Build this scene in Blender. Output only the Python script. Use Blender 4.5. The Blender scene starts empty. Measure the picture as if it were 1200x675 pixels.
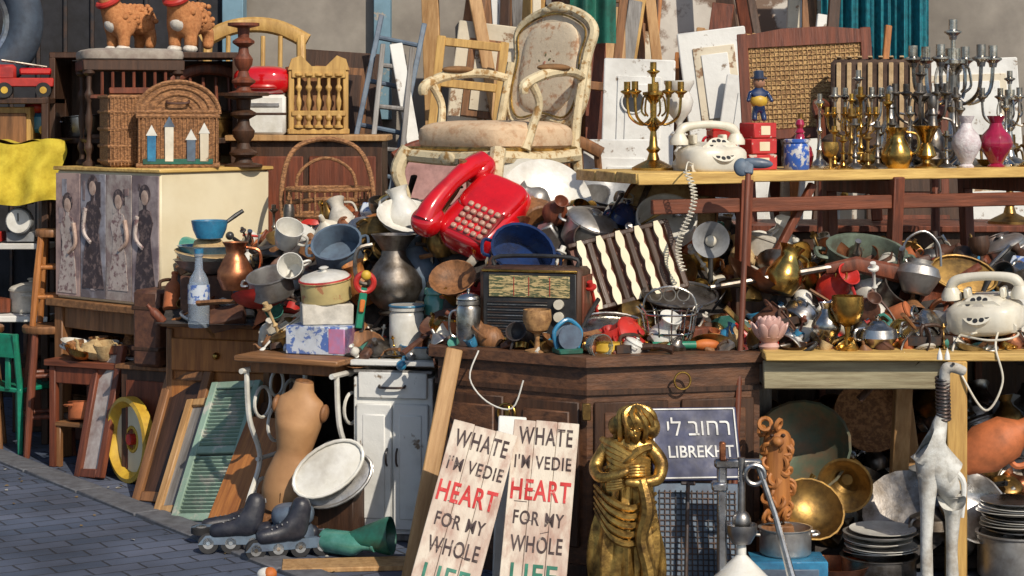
import bpy, bmesh, math, random
from mathutils import Vector, Matrix, Euler, noise
R=random.Random(11)
S=bpy.context.scene
rad=math.radians; pi=math.pi; sin=math.sin; cos=math.cos
# ------------------------------------------------------------------ materials
def mk(name,c,c2=None,rough=.5,metal=0,s=14,bump=.25,st=(1,1,1),grime=.45,lo=.4,hi=.65,coat=0,trans=0,gc=None):
    if c2 is None: c2=tuple(x*.6 for x in c)
    m=bpy.data.materials.new(name); m.use_nodes=True; nt=m.node_tree; N=nt.nodes; L=nt.links
    b=N['Principled BSDF']
    tc=N.new('ShaderNodeTexCoord'); mp=N.new('ShaderNodeMapping'); mp.inputs['Scale'].default_value=st
    L.new(tc.outputs['Object'],mp.inputs['Vector'])
    oi=N.new('ShaderNodeObjectInfo'); ml=N.new('ShaderNodeMath'); ml.operation='MULTIPLY'; ml.inputs[1].default_value=17; L.new(oi.outputs['Random'],ml.inputs[0]); L.new(ml.outputs[0],mp.inputs['Location'])
    def nz(sc,d=6):
        n=N.new('ShaderNodeTexNoise'); n.inputs['Scale'].default_value=sc; n.inputs['Detail'].default_value=d; n.inputs['Roughness'].default_value=.65
        L.new(mp.outputs['Vector'],n.inputs['Vector']); return n
    def mr(src,a,b_,c_,d_):
        n=N.new('ShaderNodeMapRange'); n.inputs[1].default_value=a;n.inputs[2].default_value=b_;n.inputs[3].default_value=c_;n.inputs[4].default_value=d_
        L.new(src,n.inputs[0]); return n
    def mix(fac,a,b_):
        n=N.new('ShaderNodeMix'); n.data_type='RGBA'; L.new(fac,n.inputs[0])
        for i,x in ((6,a),(7,b_)):
            if isinstance(x,tuple): n.inputs[i].default_value=(*x,1)
            else: L.new(x,n.inputs[i])
        return n.outputs[2]
    n1=nz(s); n2=nz(s*.37,4)
    col=mix(mr(n1.outputs[0],lo,hi,0,1).outputs[0],c,c2)
    if gc is None: gc=(c[0]*.3+.01,c[1]*.26+.008,c[2]*.22+.005)
    col=mix(mr(n2.outputs[0],.48,.72,0,grime).outputs[0],col,gc)
    L.new(col,b.inputs['Base Color'])
    b.inputs['Metallic'].default_value=metal
    L.new(mr(n2.outputs[0],.3,.75,max(.03,rough-.12),min(1,rough+.25)).outputs[0],b.inputs['Roughness'])
    if coat: b.inputs['Coat Weight'].default_value=coat
    if trans: b.inputs['Transmission Weight'].default_value=trans
    if bump:
        bp=N.new('ShaderNodeBump'); bp.inputs['Strength'].default_value=bump; bp.inputs['Distance'].default_value=.004
        n3=nz(s*2.6,5); L.new(n3.outputs[0],bp.inputs['Height']); L.new(bp.outputs[0],b.inputs['Normal'])
    return m
def wood(name,c,c2=None,ax='z',rough=.5,s=5,**k):
    st={'z':(9,9,.8),'x':(.8,9,9),'y':(9,.8,9)}[ax]
    return mk(name,c,c2 or tuple(x*.4 for x in c),rough=rough,s=s,st=st,bump=.5,lo=.38,hi=.66,**k)
def peel(name,c,c2,s=7,rough=.6,lo=.57,hi=.61,**k): return mk(name,c,c2,rough=rough,s=s,lo=lo,hi=hi,bump=.6,**k)
steel=mk('steel',(.5,.5,.5),(.26,.24,.22),.28,1,grime=.6); alum=mk('aluminium',(.56,.55,.53),(.34,.32,.3),.42,.9,grime=.6)
iron=mk('cast_iron',(.035,.036,.04),(.1,.055,.035),.45,.4); pewter=mk('pewter',(.26,.24,.22),(.1,.08,.06),.35,.9)
brass=mk('brass',(.66,.42,.11),(.28,.15,.04),.25,1,grime=.7); oldbrass=mk('old_brass',(.38,.23,.07),(.12,.075,.035),.38,.9)
copper=mk('copper',(.56,.22,.1),(.22,.08,.045),.33,.9); silver=mk('silver',(.66,.64,.6),(.22,.2,.17),.22,1,grime=.65)
gold=mk('gold_paint',(.6,.37,.1),(.16,.09,.03),.32,.85,s=22,bump=.5,gc=(.06,.035,.015),grime=.9)
enam=mk('white_enamel',(.72,.71,.66),(.62,.6,.53),.25,0,grime=.55,coat=.4); white=mk('white_plastic',(.72,.68,.57),(.64,.59,.47),.35,0,coat=.3)
benam=mk('blue_enamel',(.04,.24,.42),(.03,.13,.25),.25,coat=.5); navy=mk('navy_enamel',(.01,.03,.11),(.008,.015,.05),.15,coat=.8,bump=.05)
red=mk('red_gloss',(.58,.006,.01),(.44,.005,.008),.14,coat=1,bump=.03,grime=.15); redp=mk('red_paint',(.52,.03,.02),(.3,.015,.015),.4)
redglass=mk('red_glass',(.35,.01,.05),(.2,.005,.02),.08,coat=1,bump=.05,grime=.1)
yel=mk('yellow_paint',(.62,.4,.04),(.45,.26,.03),.45); green=mk('green_plastic',(.01,.22,.13),(.01,.14,.08),.4); dgreen=mk('dark_green_metal',(.02,.14,.1),(.02,.07,.05),.35)
orange=mk('orange',(.6,.17,.03),(.4,.1,.02),.5); pink=mk('pink_ceramic',(.62,.4,.35),(.5,.28,.24),.35)
terra=mk('terracotta',(.52,.15,.05),(.3,.09,.03),.65); black=mk('black_plastic',(.015,.015,.017),(.04,.04,.04),.35)
teal=mk('teal_cloth',(.01,.2,.25),(.01,.1,.14),.9,bump=.5,s=30); glass=mk('clear_glass',(.75,.82,.8),(.6,.7,.68),.06,bump=.05,trans=.85,grime=.15)
gglass=mk('green_glass',(.1,.3,.25),(.05,.2,.15),.1,bump=.05,coat=.6,grime=.2); blueg=mk('blue_glaze',(.03,.1,.4),(.5,.5,.5),.3,s=30,lo=.5,hi=.55)
wred=wood('red_brown_wood',(.2,.052,.022)); wdark=wood('dark_wood',(.075,.033,.016)); wmid=wood('mid_wood',(.29,.13,.05))
wmidx=wood('mid_wood_long',(.31,.145,.055),ax='x'); wyel=wood('yellow_wood',(.58,.36,.11),(.38,.21,.06)); wyelx=wood('yellow_plank',(.7,.47,.15),(.42,.25,.07),ax='x')
worange=wood('orange_wood',(.46,.18,.045),(.25,.085,.022)); wchest=wood('chest_wood',(.15,.065,.03),(.05,.023,.013),ax='x'); wpine=wood('pine',(.5,.3,.13),(.33,.17,.06))
wgrey=wood('weathered_grey_wood',(.26,.25,.24),(.12,.11,.1)); wredx=wood('red_brown_rail',(.21,.06,.026),ax='x')
pwhite=peel('peeling_white_paint',(.68,.68,.65),(.2,.14,.09),s=9,lo=.6,hi=.65); pgreen=peel('peeling_green_paint',(.26,.38,.3),(.46,.46,.4),s=12,lo=.54,hi=.62)
pcream=peel('peeling_cream_paint',(.62,.55,.42),(.25,.14,.07),s=8); pblue=peel('peeling_blue_paint',(.16,.28,.36),(.4,.35,.28),s=8)
cream=mk('cream_board',(.72,.64,.45),(.66,.57,.38),.5,grime=.35,s=4); signw=mk('sign_white_board',(.64,.57,.47),(.42,.27,.21),.7,s=9,st=(2,2,.9),lo=.5,hi=.7,bump=.8,grime=.7,gc=(.3,.14,.11))
chairp=peel('ivory_gilt_wood',(.62,.52,.33),(.34,.19,.06),s=26,lo=.52,hi=.62); tap=mk('tapestry',(.64,.53,.38),(.45,.25,.14),.85,s=24,lo=.52,hi=.64,bump=.5,grime=.2)
tap2=mk('tapestry_seat',(.62,.45,.29),(.5,.3,.17),.85,s=30,lo=.5,hi=.64,bump=.5,grime=.3); armv=mk('arm_velvet',(.24,.12,.045),(.15,.08,.03),.8)
wick=mk('wicker',(.42,.2,.08),(.18,.08,.03),.6,s=60,st=(1,1,2.5),bump=1,lo=.42,hi=.56); cane=mk('cane_web',(.58,.37,.15),(.25,.13,.05),.6,s=110,bump=.8,lo=.45,hi=.52)
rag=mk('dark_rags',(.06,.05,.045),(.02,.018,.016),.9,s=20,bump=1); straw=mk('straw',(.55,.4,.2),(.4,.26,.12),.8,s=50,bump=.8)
ycloth=mk('yellow_cloth',(.6,.47,.04),(.45,.33,.02),.9,s=20,bump=.6); tan=mk('tan_mannequin',(.5,.27,.12),(.38,.19,.08),.5,s=6)
leather=mk('leather',(.13,.055,.03),(.06,.025,.018),.5,s=30); rubber=mk('rubber',(.02,.02,.022),None,.7); fur=mk('orange_plush',(.55,.24,.09),(.4,.15,.05),.95,s=60,bump=1)
furw=mk('white_plush',(.72,.68,.6),(.6,.55,.48),.95,s=60,bump=1); gray=mk('grey_metal_paint',(.28,.29,.3),(.18,.18,.18),.4); bsteel=mk('blue_grey',(.11,.16,.22),(.07,.09,.13),.5)
paper=mk('paper',(.62,.58,.5),None,.8); pinkbox=mk('pink_box',(.55,.16,.25),(.3,.25,.5),.5,s=9); blubox=mk('blue_carton',(.5,.55,.62),(.08,.15,.4),.5,s=22,lo=.5,hi=.53)
tred=mk('sign_red',(.52,.03,.03),(.6,.35,.3),.7,s=34,lo=.58,hi=.66); tdk=mk('sign_dark',(.05,.03,.03),(.4,.33,.27),.7,s=34,lo=.58,hi=.66); tgr=mk('sign_green',(.02,.2,.13),None,.6)
signblue=mk('sign_blue',(.01,.02,.085),(.008,.012,.045),.5,grime=.4); twh=mk('sign_lettering',(.7,.7,.67),None,.5,grime=.2)
mats_metal=[steel,steel,alum,alum,pewter,silver,pewter,gray]; mats_mix=[steel,alum,pewter,iron,enam,enam,brass,brass,oldbrass,copper,copper,wmid,wmid,wdark,white,black,terra,silver,pewter,wred,iron,gglass,oldbrass,alum,leather,straw,redp,benam,paper,worange]
# ------------------------------------------------------------------ builder
def Tm(x=0,y=0,z=0,rx=0,ry=0,rz=0,s=1):
    M=Matrix.Translation((x,y,z))@Euler((rad(rx),rad(ry),rad(rz))).to_matrix().to_4x4()
    if s!=1: M=M@Matrix.Scale(s,4)
    return M
def crv(p,k=6,closed=False):
    p=[Vector(q) for q in p]; n=len(p); o=[]
    rng=range(n if closed else n-1)
    for i in rng:
        a=p[(i-1)%n] if (closed or i>0) else p[0]; b=p[i]; c=p[(i+1)%n]; d=p[(i+2)%n] if (closed or i<n-2) else p[-1]
        for j in range(k):
            t=j/k; o.append(.5*((2*b)+(c-a)*t+(2*a-5*b+4*c-d)*t*t+(3*b-a-3*c+d)*t**3))
    if not closed: o.append(p[-1])
    return o
class B:
    def __init__(s): s.V=[];s.F=[];s.I=[];s.M=[];s.T=Matrix()
    def add(s,vs,fs,m,T=None):
        if m not in s.M: s.M.append(m)
        i=s.M.index(m); X=s.T@T if T is not None else s.T; o=len(s.V)
        s.V.extend([X@Vector(v) for v in vs]); s.F.extend([tuple(o+k for k in f) for f in fs]); s.I.extend([i]*len(fs)); return s
    def box(s,c,d,m,r=(0,0,0),bev=.004):
        hx,hy,hz=[max(.0005,q/2) for q in d]; e=min(bev,hx*.45,hy*.45,hz*.45)
        bm=bmesh.new(); bmesh.ops.create_cube(bm,size=1)
        for v in bm.verts: v.co=Vector((v.co.x*2*hx,v.co.y*2*hy,v.co.z*2*hz))
        bmesh.ops.bevel(bm,geom=bm.edges[:],offset=e,segments=1,affect='EDGES')
        bm.verts.index_update(); vs=[v.co.copy() for v in bm.verts]; fs=[[v.index for v in f.verts] for f in bm.faces]; bm.free()
        return s.add(vs,fs,m,Tm(*c,*r))
    def lathe(s,pr,m,R_=1,H=1,n=24,T=None,rip=0,rn=8):
        vs=[];rings=[]
        for r,z in pr:
            r*=R_; z*=H
            if abs(r)<1e-6: rings.append([len(vs)]); vs.append((0,0,z))
            else:
                rings.append(list(range(len(vs),len(vs)+n)))
                for i in range(n):
                    a=2*pi*i/n; q=r*(1+rip*cos(rn*a)); vs.append((q*cos(a),q*sin(a),z))
        fs=[]
        for A,C in zip(rings,rings[1:]):
            if len(A)==1 and len(C)==1: continue
            for i in range(n):
                j=(i+1)%n
                if len(A)==1: fs.append((A[0],C[i],C[j]))
                elif len(C)==1: fs.append((A[i],A[j],C[0]))
                else: fs.append((A[i],A[j],C[j],C[i]))
        return s.add(vs,fs,m,T)
    def tube(s,p,r,m,n=8,closed=False,flat=1):
        p=[Vector(q) for q in p]; L=len(p)
        if not isinstance(r,(list,tuple)): r=[r]*L
        elif len(r)!=L:
            o=[]
            for i in range(L):
                f=i*(len(r)-1)/(L-1); k=min(int(f),len(r)-2); f-=k; o.append(r[k]*(1-f)+r[k+1]*f)
            r=o
        vs=[];up=None
        for i in range(L):
            if closed: t=p[(i+1)%L]-p[i-1]
            else: t=p[min(i+1,L-1)]-p[max(i-1,0)]
            t=t.normalized() if t.length>0 else Vector((0,0,1))
            if up is None: up=Vector((0,0,1)) if abs(t.z)<.9 else Vector((1,0,0))
            a=t.cross(up); a=a.normalized() if a.length>1e-6 else t.orthogonal().normalized(); b=a.cross(t); up=b
            for k in range(n):
                w=2*pi*k/n; vs.append(p[i]+a*cos(w)*r[i]*flat+b*sin(w)*r[i])
        fs=[]
        for i in range(L if closed else L-1):
            j=(i+1)%L
            for k in range(n): fs.append((i*n+k,i*n+(k+1)%n,j*n+(k+1)%n,j*n+k))
        if not closed: fs+= [tuple(range(n)),tuple((L-1)*n+k for k in range(n))]
        return s.add(vs,fs,m)
    def cyl(s,a,b,r,m,r2=None,n=14): return s.tube([a,b],[r,r if r2 is None else r2],m,n)
    def sq(s,c,d,m,e=1,e2=1,rot=(0,0,0),nu=20,nv=12):
        f=lambda v,k:(abs(v)**k)*(1 if v>=0 else -1)
        pts=[]; 
        for i in range(nv+1):
            a=-pi/2+pi*i/nv
            for j in range(nu):
                w=2*pi*j/nu; pts.append((d[0]*f(cos(a),e)*f(cos(w),e2),d[1]*f(cos(a),e)*f(sin(w),e2),d[2]*f(sin(a),e)))
        fs=[(i*nu+j,i*nu+(j+1)%nu,(i+1)*nu+(j+1)%nu,(i+1)*nu+j) for i in range(nv) for j in range(nu)]
        return s.add(pts,fs,m,Tm(*c,*rot))
    def tor(s,c,R_,r,m,rot=(0,0,0),n=24,k=8,a0=0,a1=360,sx=1):
        full=(a1-a0)>=360; X=Tm(*c,*rot)
        p=[X@Vector((R_*sx*cos(rad(a0+(a1-a0)*i/n)),R_*sin(rad(a0+(a1-a0)*i/n)),0)) for i in range(n if full else n+1)]
        return s.tube(p,r,m,k,closed=full)
    def prism(s,o,t,m,T=None):
        n=len(o); vs=[(x,-t/2,z) for x,z in o]+[(x,t/2,z) for x,z in o]
        return s.add(vs,[tuple(range(n)),tuple(range(2*n-1,n-1,-1))]+[(i,(i+1)%n,n+(i+1)%n,n+i) for i in range(n)],m,T)
    def grid(s,fn,nu,nv,m):
        vs=[fn(i/nu,j/nv) for j in range(nv+1) for i in range(nu+1)]; w=nu+1
        return s.add(vs,[(j*w+i,j*w+i+1,(j+1)*w+i+1,(j+1)*w+i) for j in range(nv) for i in range(nu)],m)
    def text(s,t,m,w,h,T,off=0,sp=1.0):
        cu=bpy.data.curves.new('t','FONT'); cu.body=t; cu.extrude=.02; cu.offset=off; cu.space_character=sp; ob=bpy.data.objects.new('t',cu); S.collection.objects.link(ob)
        dg=bpy.context.evaluated_depsgraph_get(); me=bpy.data.meshes.new_from_object(ob.evaluated_get(dg))
        if len(me.vertices):
            xs=[v.co.x for v in me.vertices]; ys=[v.co.y for v in me.vertices]; x0,x1,y0,y1=min(xs),max(xs),min(ys),max(ys)
            vs=[((v.co.x-(x0+x1)/2)/(x1-x0)*w,-v.co.z*.05,(v.co.y-(y0+y1)/2)/(y1-y0)*h) for v in me.vertices]
            s.add(vs,[tuple(p.vertices) for p in me.polygons],m,T)
        bpy.data.objects.remove(ob); bpy.data.meshes.remove(me)
    def skin(s,nodes,edges,m,T=None,sub=2):
        me=bpy.data.meshes.new('sk'); me.from_pydata([n[:3] for n in nodes],edges,[]); ob=bpy.data.objects.new('sk',me); S.collection.objects.link(ob)
        ob.modifiers.new('a','SKIN'); 
        for i,n in enumerate(nodes): me.skin_vertices[0].data[i].radius=(n[3],n[4] if len(n)>4 else n[3]); me.skin_vertices[0].data[i].use_root=(i==0)
        q=ob.modifiers.new('b','SUBSURF'); q.levels=sub; q.render_levels=sub
        dg=bpy.context.evaluated_depsgraph_get(); em=bpy.data.meshes.new_from_object(ob.evaluated_get(dg))
        s.add([v.co.copy() for v in em.vertices],[tuple(p.vertices) for p in em.polygons],m,T)
        bpy.data.objects.remove(ob); bpy.data.meshes.remove(em)
    def done(s,name,loc=(0,0,0),rot=(0,0,0),sc=1,M=None,ang=38):
        me=bpy.data.meshes.new(name); me.from_pydata(s.V,[],s.F)
        for m in s.M: me.materials.append(m)
        me.polygons.foreach_set('material_index',s.I)
        bm=bmesh.new(); bm.from_mesh(me); bmesh.ops.recalc_face_normals(bm,faces=bm.faces[:]); bm.to_mesh(me); bm.free()
        me.polygons.foreach_set('use_smooth',[True]*len(me.polygons)); me.set_sharp_from_angle(angle=rad(ang))
        ob=bpy.data.objects.new(name,me); S.collection.objects.link(ob)
        if M is not None: ob.matrix_world=M
        else: ob.location=loc; ob.rotation_euler=[rad(q) for q in rot]; ob.scale=(sc,sc,sc)
        return ob
def leanM(base,top,right):
    z=(Vector(top)-Vector(base)).normalized(); x=Vector(right); x=(x-z*x.dot(z)).normalized(); y=z.cross(x)
    M=Matrix((x,y,z)).transposed().to_4x4(); M.translation=Vector(base); return M
# profiles
P=dict(
 vase=[(0,0),(.5,0),(.52,.03),(.38,.07),(.6,.2),(.95,.38),(1,.48),(.85,.62),(.45,.76),(.34,.86),(.55,1),(.48,1),(.28,.86),(0,.8)],
 urn=[(0,0),(.5,0),(.5,.04),(.18,.12),(.15,.2),(.3,.28),(.8,.45),(.95,.62),(.8,.74),(.7,.8),(1,.95),(1,1),(.9,1),(.6,.82),(0,.75)],
 bowl=[(0,0),(.5,0),(.55,.03),(.85,.5),(1,.97),(1.03,1),(.98,1),(.8,.52),(.45,.1),(0,.08)],
 plate=[(0,0),(.55,0),(.6,.15),(1,.85),(1,1),(.62,.35),(0,.25)],
 pot=[(0,0),(.9,0),(.98,.06),(1,.1),(1,.92),(1.06,.97),(1.06,1),(.97,1),(.95,.94),(.94,.12),(0,.08)],
 lid=[(1,0),(1,.1),(.9,.3),(.5,.55),(.12,.62),(.1,.75),(.2,.9),(.12,1),(0,1)],
 cup=[(0,0),(.6,0),(.7,.05),(.9,.5),(1,1),(.94,1),(.82,.45),(.5,.1),(0,.1)],
 jug=[(0,0),(.7,0),(.75,.03),(1,.25),(.98,.4),(.7,.62),(.5,.75),(.55,.9),(.72,1),(.65,1),(.45,.88),(0,.7)],
 bottle=[(0,0),(.92,0),(1,.03),(1,.55),(.85,.66),(.4,.78),(.34,.95),(.42,.96),(.42,1),(0,1)],
 stick=[(0,0),(1,0),(1,.03),(.7,.07),(.3,.12),(.2,.2),(.34,.24),(.2,.28),(.14,.45),(.3,.5),(.14,.55),(.16,.8),(.3,.84),(.5,.87),(.5,.9),(.26,.91),(.26,1),(0,1)],
 goblet=[(0,0),(.8,0),(.8,.03),(.2,.08),(.14,.3),(.22,.42),(.7,.52),(.95,.75),(.9,1),(.84,1),(.85,.76),(.6,.56),(0,.5)],
 jar=[(0,0),(.95,0),(1,.03),(1,.8),(.9,.86),(.85,.88),(1,.89),(1,.97),(.9,1),(0,1)],
 cone=[(0,1),(.12,1),(.16,.9),(.16,.7),(1,.04),(1,0),(.94,0),(.1,.65),(0,.65)],
 decant=[(0,0),(.75,0),(.9,.08),(1,.25),(.85,.42),(.4,.56),(.3,.7),(.4,.72),(.3,.75),(.2,.8),(.35,.88),(.25,.97),(0,1)],
 turned=[(0,0),(1,0),(1,.03),(.5,.06),(.4,.12),(.75,.17),(.75,.2),(.4,.25),(.3,.33),(.55,.42),(.6,.5),(.35,.58),(.3,.66),(.7,.72),(.7,.75),(.35,.8),(.4,.93),(1,.96),(1,1),(0,1)])
def hook(b,m,x,z0,z1,o,r,ang=0):
    c,s_=cos(rad(ang)),sin(rad(ang)); pts=[(x,z0),(x+o*.8,z0+(z1-z0)*.1),(x+o,(z0+z1)/2),(x+o*.8,z1-(z1-z0)*.1),(x,z1)]
    b.tube(crv([(p*c,p*s_,z) for p,z in pts],4),r,m,6)
def k_bowl(b,m,r): b.lathe(P['bowl'],m,r,r*.55,20)
def k_plate(b,m,r): b.lathe(P['plate'],m,r,r*.14,22)
def k_pot(b,m,r):
    b.lathe(P['pot'],m,r,r*1.05,22)
    for a in (0,180): b.T=b.T@Tm(rz=a); b.tube(crv([(r,-r*.3,r*.8),(r*1.25,-r*.25,r*.82),(r*1.25,r*.25,r*.82),(r,r*.3,r*.8)],4),r*.06,m,6)
def k_lpot(b,m,r): T=b.T.copy(); k_pot(b,m,r); b.T=T; b.lathe(P['lid'],m,r*1.03,r*.5,20,Tm(z=r*1.05))
def k_pan(b,m,r):
    b.lathe(P['bowl'],m,r,r*.32,22); b.tube([(r*.95,0,r*.27),(r*1.5,0,r*.36),(r*2.6,0,r*.45)],[r*.07,r*.09,r*.11],R.choice([m,black,wmid]),7,flat=1.6)
def k_cup(b,m,r): r*=.5; b.lathe(P['cup'],m,r,r*1.7,18); hook(b,m,r*.8,r*.5,r*1.4,r*.6,r*.1)
def k_jug(b,m,r): r*=.7; b.lathe(P['jug'],m,r,r*2.6,20); hook(b,m,r*.6,r*.9,r*2.3,r*.8,r*.09)
def k_vase(b,m,r): r*=.6; b.lathe(P['vase'],m,r,r*3,20)
def k_stick(b,m,r): r*=.45; b.lathe(P['stick'],m,r,r*5,14)
def k_gob(b,m,r): r*=.45; b.lathe(P['goblet'],m,r,r*3,16)
def k_bot(b,m,r): r*=.38; b.lathe(P['bottle'],m,r,r*5,16)
def k_jar(b,m,r): r*=.5; b.lathe(P['jar'],m,r,r*2.2,16)
def k_tea(b,m,r):
    r*=.75; b.lathe([(0,0),(.5,0),(.6,.05),(1,.4),(.9,.7),(.5,.85),(.45,.9),(.3,1),(.1,1.03),(.08,1.1),(.15,1.17),(0,1.22)],m,r,r*1.3,20)
    hook(b,m,-r*.8,r*1.0,r*.4,-r*.6,r*.08); b.tube(crv([(r*.8,0,r*.4),(r*1.3,0,r*.6),(r*1.5,0,r*1.1),(r*1.75,0,r*1.2)],4),[r*.2,r*.14,r*.1,r*.09],m,8)
def k_spoon(b,m,r):
    b.tube(crv([(0,0,.01),(r*.8,0,.02),(r*2,0,.015)],4),[.004,.005,.008],m,6); b.sq((-r*.25,0,.008),(r*.3,r*.22,r*.1),m)
def k_box(b,m,r): b.box((0,0,r*.3),(r*1.5,r*1.0,r*.6),R.choice([wmid,wred,leather,blubox,m]),bev=.006)
def k_tray(b,m,r):
    b.sq((0,0,.006),(r*1.3,r*.85,.006),m); b.tor((0,0,.014),r*.85,.006,m,sx=1.52)
def k_cone(b,m,r): b.lathe(P['cone'],m,r*.8,r*1.1,20)
def k_ring(b,m,r): b.tor((0,0,.01),r*.7,.01,m)
def k_clock(b,m,r): b.cyl((0,0,0),(0,0,r*.5),r*.6,m,n=20); b.cyl((0,0,r*.5),(0,0,r*.52),r*.52,paper,n=20)
def k_rod(b,m,r): b.cyl((-r*1.8,0,.01),(r*1.8,0,.01),.009,m,n=8); b.sq((r*1.8,0,.01),(.02,.02,.02),m)
def k_iron(b,m,r):
    o=[(r*1.0,0),(r*.5,r*.38),(-r*.8,r*.42),(-r*.8,-r*.42),(r*.5,-r*.38)]
    b.prism(o,r*.35,m,Tm(z=r*.2,rx=90)); b.tube(crv([(r*.4,0,r*.3),(r*.35,0,r*.75),(-r*.4,0,r*.75),(-r*.5,0,r*.3)],4),r*.08,wdark,7)
KALL=[k_bowl,k_bowl,k_plate,k_pot,k_lpot,k_pan,k_pan,k_cup,k_cup,k_jug,k_vase,k_stick,k_gob,k_bot,k_jar,k_tea,k_spoon,k_spoon,k_box,k_tray,k_cone,k_ring,k_clock,k_rod,k_iron,k_stick]
def one(name,k,m,r,loc,rot=(0,0,0)):
    b=B(); k(b,m,r); return b.done(name,loc,rot)
def scatter(b,hf,pts,kinds,mats,r0,r1,tilt=55,lift=0):
    for x,y in pts:
        r=R.uniform(r0,r1); k=R.choice(kinds); m=R.choice(mats)
        b.T=Tm(x,y,hf(x,y)+lift,R.uniform(-tilt,tilt),R.uniform(-tilt,tilt),R.uniform(0,360)); k(b,m,r)
    b.T=Matrix()
def poisson(x0,x1,yf,n,md,dep):
    out=[];t=0
    while len(out)<n and t<n*40:
        t+=1; x=R.uniform(x0,x1); y=yf(x)+R.uniform(*dep)
        if all((x-a)**2+(y-c)**2>md*md for a,c in out): out.append((x,y))
    return out
def interp(x,t):
    if x<=t[0][0]: return t[0][1]
    for (a,u),(c,v) in zip(t,t[1:]):
        if x<=c: return u+(v-u)*(x-a)/(c-a)
    return t[-1][1]
# ------------------------------------------------------------------ ground / wall
def paver():
    m=bpy.data.materials.new('pavers'); m.use_nodes=True; nt=m.node_tree;N=nt.nodes;L=nt.links;b=N['Principled BSDF']
    tc=N.new('ShaderNodeTexCoord'); mp=N.new('ShaderNodeMapping'); mp.inputs['Rotation'].default_value=(0,0,rad(-32)); L.new(tc.outputs['Object'],mp.inputs[0])
    wn=N.new('ShaderNodeTexNoise'); wn.inputs['Scale'].default_value=14; L.new(tc.outputs['Object'],wn.inputs[0])
    wa=N.new('ShaderNodeVectorMath'); wa.operation='MULTIPLY_ADD'; L.new(wn.outputs['Color'],wa.inputs[0]); wa.inputs[1].default_value=(.012,.012,0); L.new(mp.outputs[0],wa.inputs[2])
    br=N.new('ShaderNodeTexBrick'); br.inputs['Scale'].default_value=1; br.inputs['Brick Width'].default_value=.2; br.inputs['Row Height'].default_value=.1; br.inputs['Mortar Size'].default_value=.005; br.inputs['Mortar Smooth'].default_value=.3
    br.inputs['Color1'].default_value=(.05,.068,.108,1); br.inputs['Color2'].default_value=(.085,.1,.145,1); br.inputs['Mortar'].default_value=(.025,.027,.035,1); L.new(wa.outputs[0],br.inputs[0])
    no=N.new('ShaderNodeTexNoise'); no.inputs['Scale'].default_value=2.2; no.inputs['Detail'].default_value=8; L.new(tc.outputs['Object'],no.inputs[0])
    mr=N.new('ShaderNodeMapRange'); mr.inputs[1].default_value=.3; mr.inputs[2].default_value=.7; mr.inputs[3].default_value=.55; mr.inputs[4].default_value=1.4; L.new(no.outputs[0],mr.inputs[0])
    mx=N.new('ShaderNodeVectorMath'); mx.operation='SCALE'; L.new(br.outputs[0],mx.inputs[0]); L.new(mr.outputs[0],mx.inputs['Scale']); L.new(mx.outputs[0],b.inputs['Base Color'])
    b.inputs['Roughness'].default_value=.75
    n2=N.new('ShaderNodeTexNoise'); n2.inputs['Scale'].default_value=90; L.new(tc.outputs['Object'],n2.inputs[0])
    ad=N.new('ShaderNodeMath'); ad.operation='MULTIPLY_ADD'; L.new(n2.outputs[0],ad.inputs[0]); ad.inputs[1].default_value=.3; 
    iv=N.new('ShaderNodeMath'); iv.operation='SUBTRACT'; iv.inputs[0].default_value=1; L.new(br.outputs['Fac'],iv.inputs[1]); L.new(iv.outputs[0],ad.inputs[2])
    bp=N.new('ShaderNodeBump'); bp.inputs['Distance'].default_value=.006; bp.inputs['Strength'].default_value=.7; L.new(ad.outputs[0],bp.inputs['Height']); L.new(bp.outputs[0],b.inputs['Normal'])
    return m
b=B(); b.add([(-200,-200,0),(200,-200,0),(200,200,0),(-200,200,0)],[(0,1,2,3)],paver()); b.done('pavement')
kerbm=mk('kerb_concrete',(.13,.135,.15),(.08,.08,.09),.85,s=20)
b=B()
d=Vector((2.12,-3.0,0)).normalized()
for i in range(14):
    c=Vector((-4.6,12.55,0))+d*(i*.6+.3); b.box((c.x,c.y,.004),(.59,.13,.02),kerbm,(0,0,math.degrees(math.atan2(d.y,d.x))),bev=.006)
b.done('kerb',(0,0,0))
litter=[mk('litter_leaf',(.2,.13,.05),None,.9),mk('litter_paper',(.4,.38,.33),None,.9)]
b=B()
for i in range(60):
    x=R.uniform(-2.6,-.6); y=9.9-(x+2.6)*1.3+R.uniform(-.9,.1); a=R.uniform(0,6); q=R.uniform(.006,.018)
    b.add([(x+q*cos(a),y+q*sin(a),.005),(x+q*.5*cos(a+1.6),y+q*.5*sin(a+1.6),.009),(x-q*cos(a),y-q*sin(a),.005),(x-q*.5*cos(a+1.6),y-q*.5*sin(a+1.6),.004)],[(0,1,2,3)],litter[i%4==0])
b.done('leaf_litter')
plaster=mk('old_plaster',(.3,.27,.23),(.17,.15,.13),.9,s=1.6,bump=.6,grime=.7,gc=(.09,.08,.07)); pale=mk('pale_plaster',(.33,.33,.31),(.2,.2,.19),.9,s=1.2,bump=.5,grime=.5)
stone=peel('peeled_limewash',(.62,.58,.52),(.2,.13,.09),s=4,lo=.48,hi=.55)
b=B(); b.box((-1.2,11.75,2.2),(9,.3,4.4),plaster); b.box((5.2,11.75,2.2),(3.8,.32,4.4),pale); b.box((1.25,11.59,2.2),(1.6,.04,4.3),stone)
b.box((.2,11.58,2.2),(.2,.08,4.3),wgrey); b.box((2.2,11.57,2.2),(.16,.1,4.3),wgrey); b.box((-.75,11.56,3.0),(.1,.12,2.8),pblue)
b.done('plaster_wall')
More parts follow.
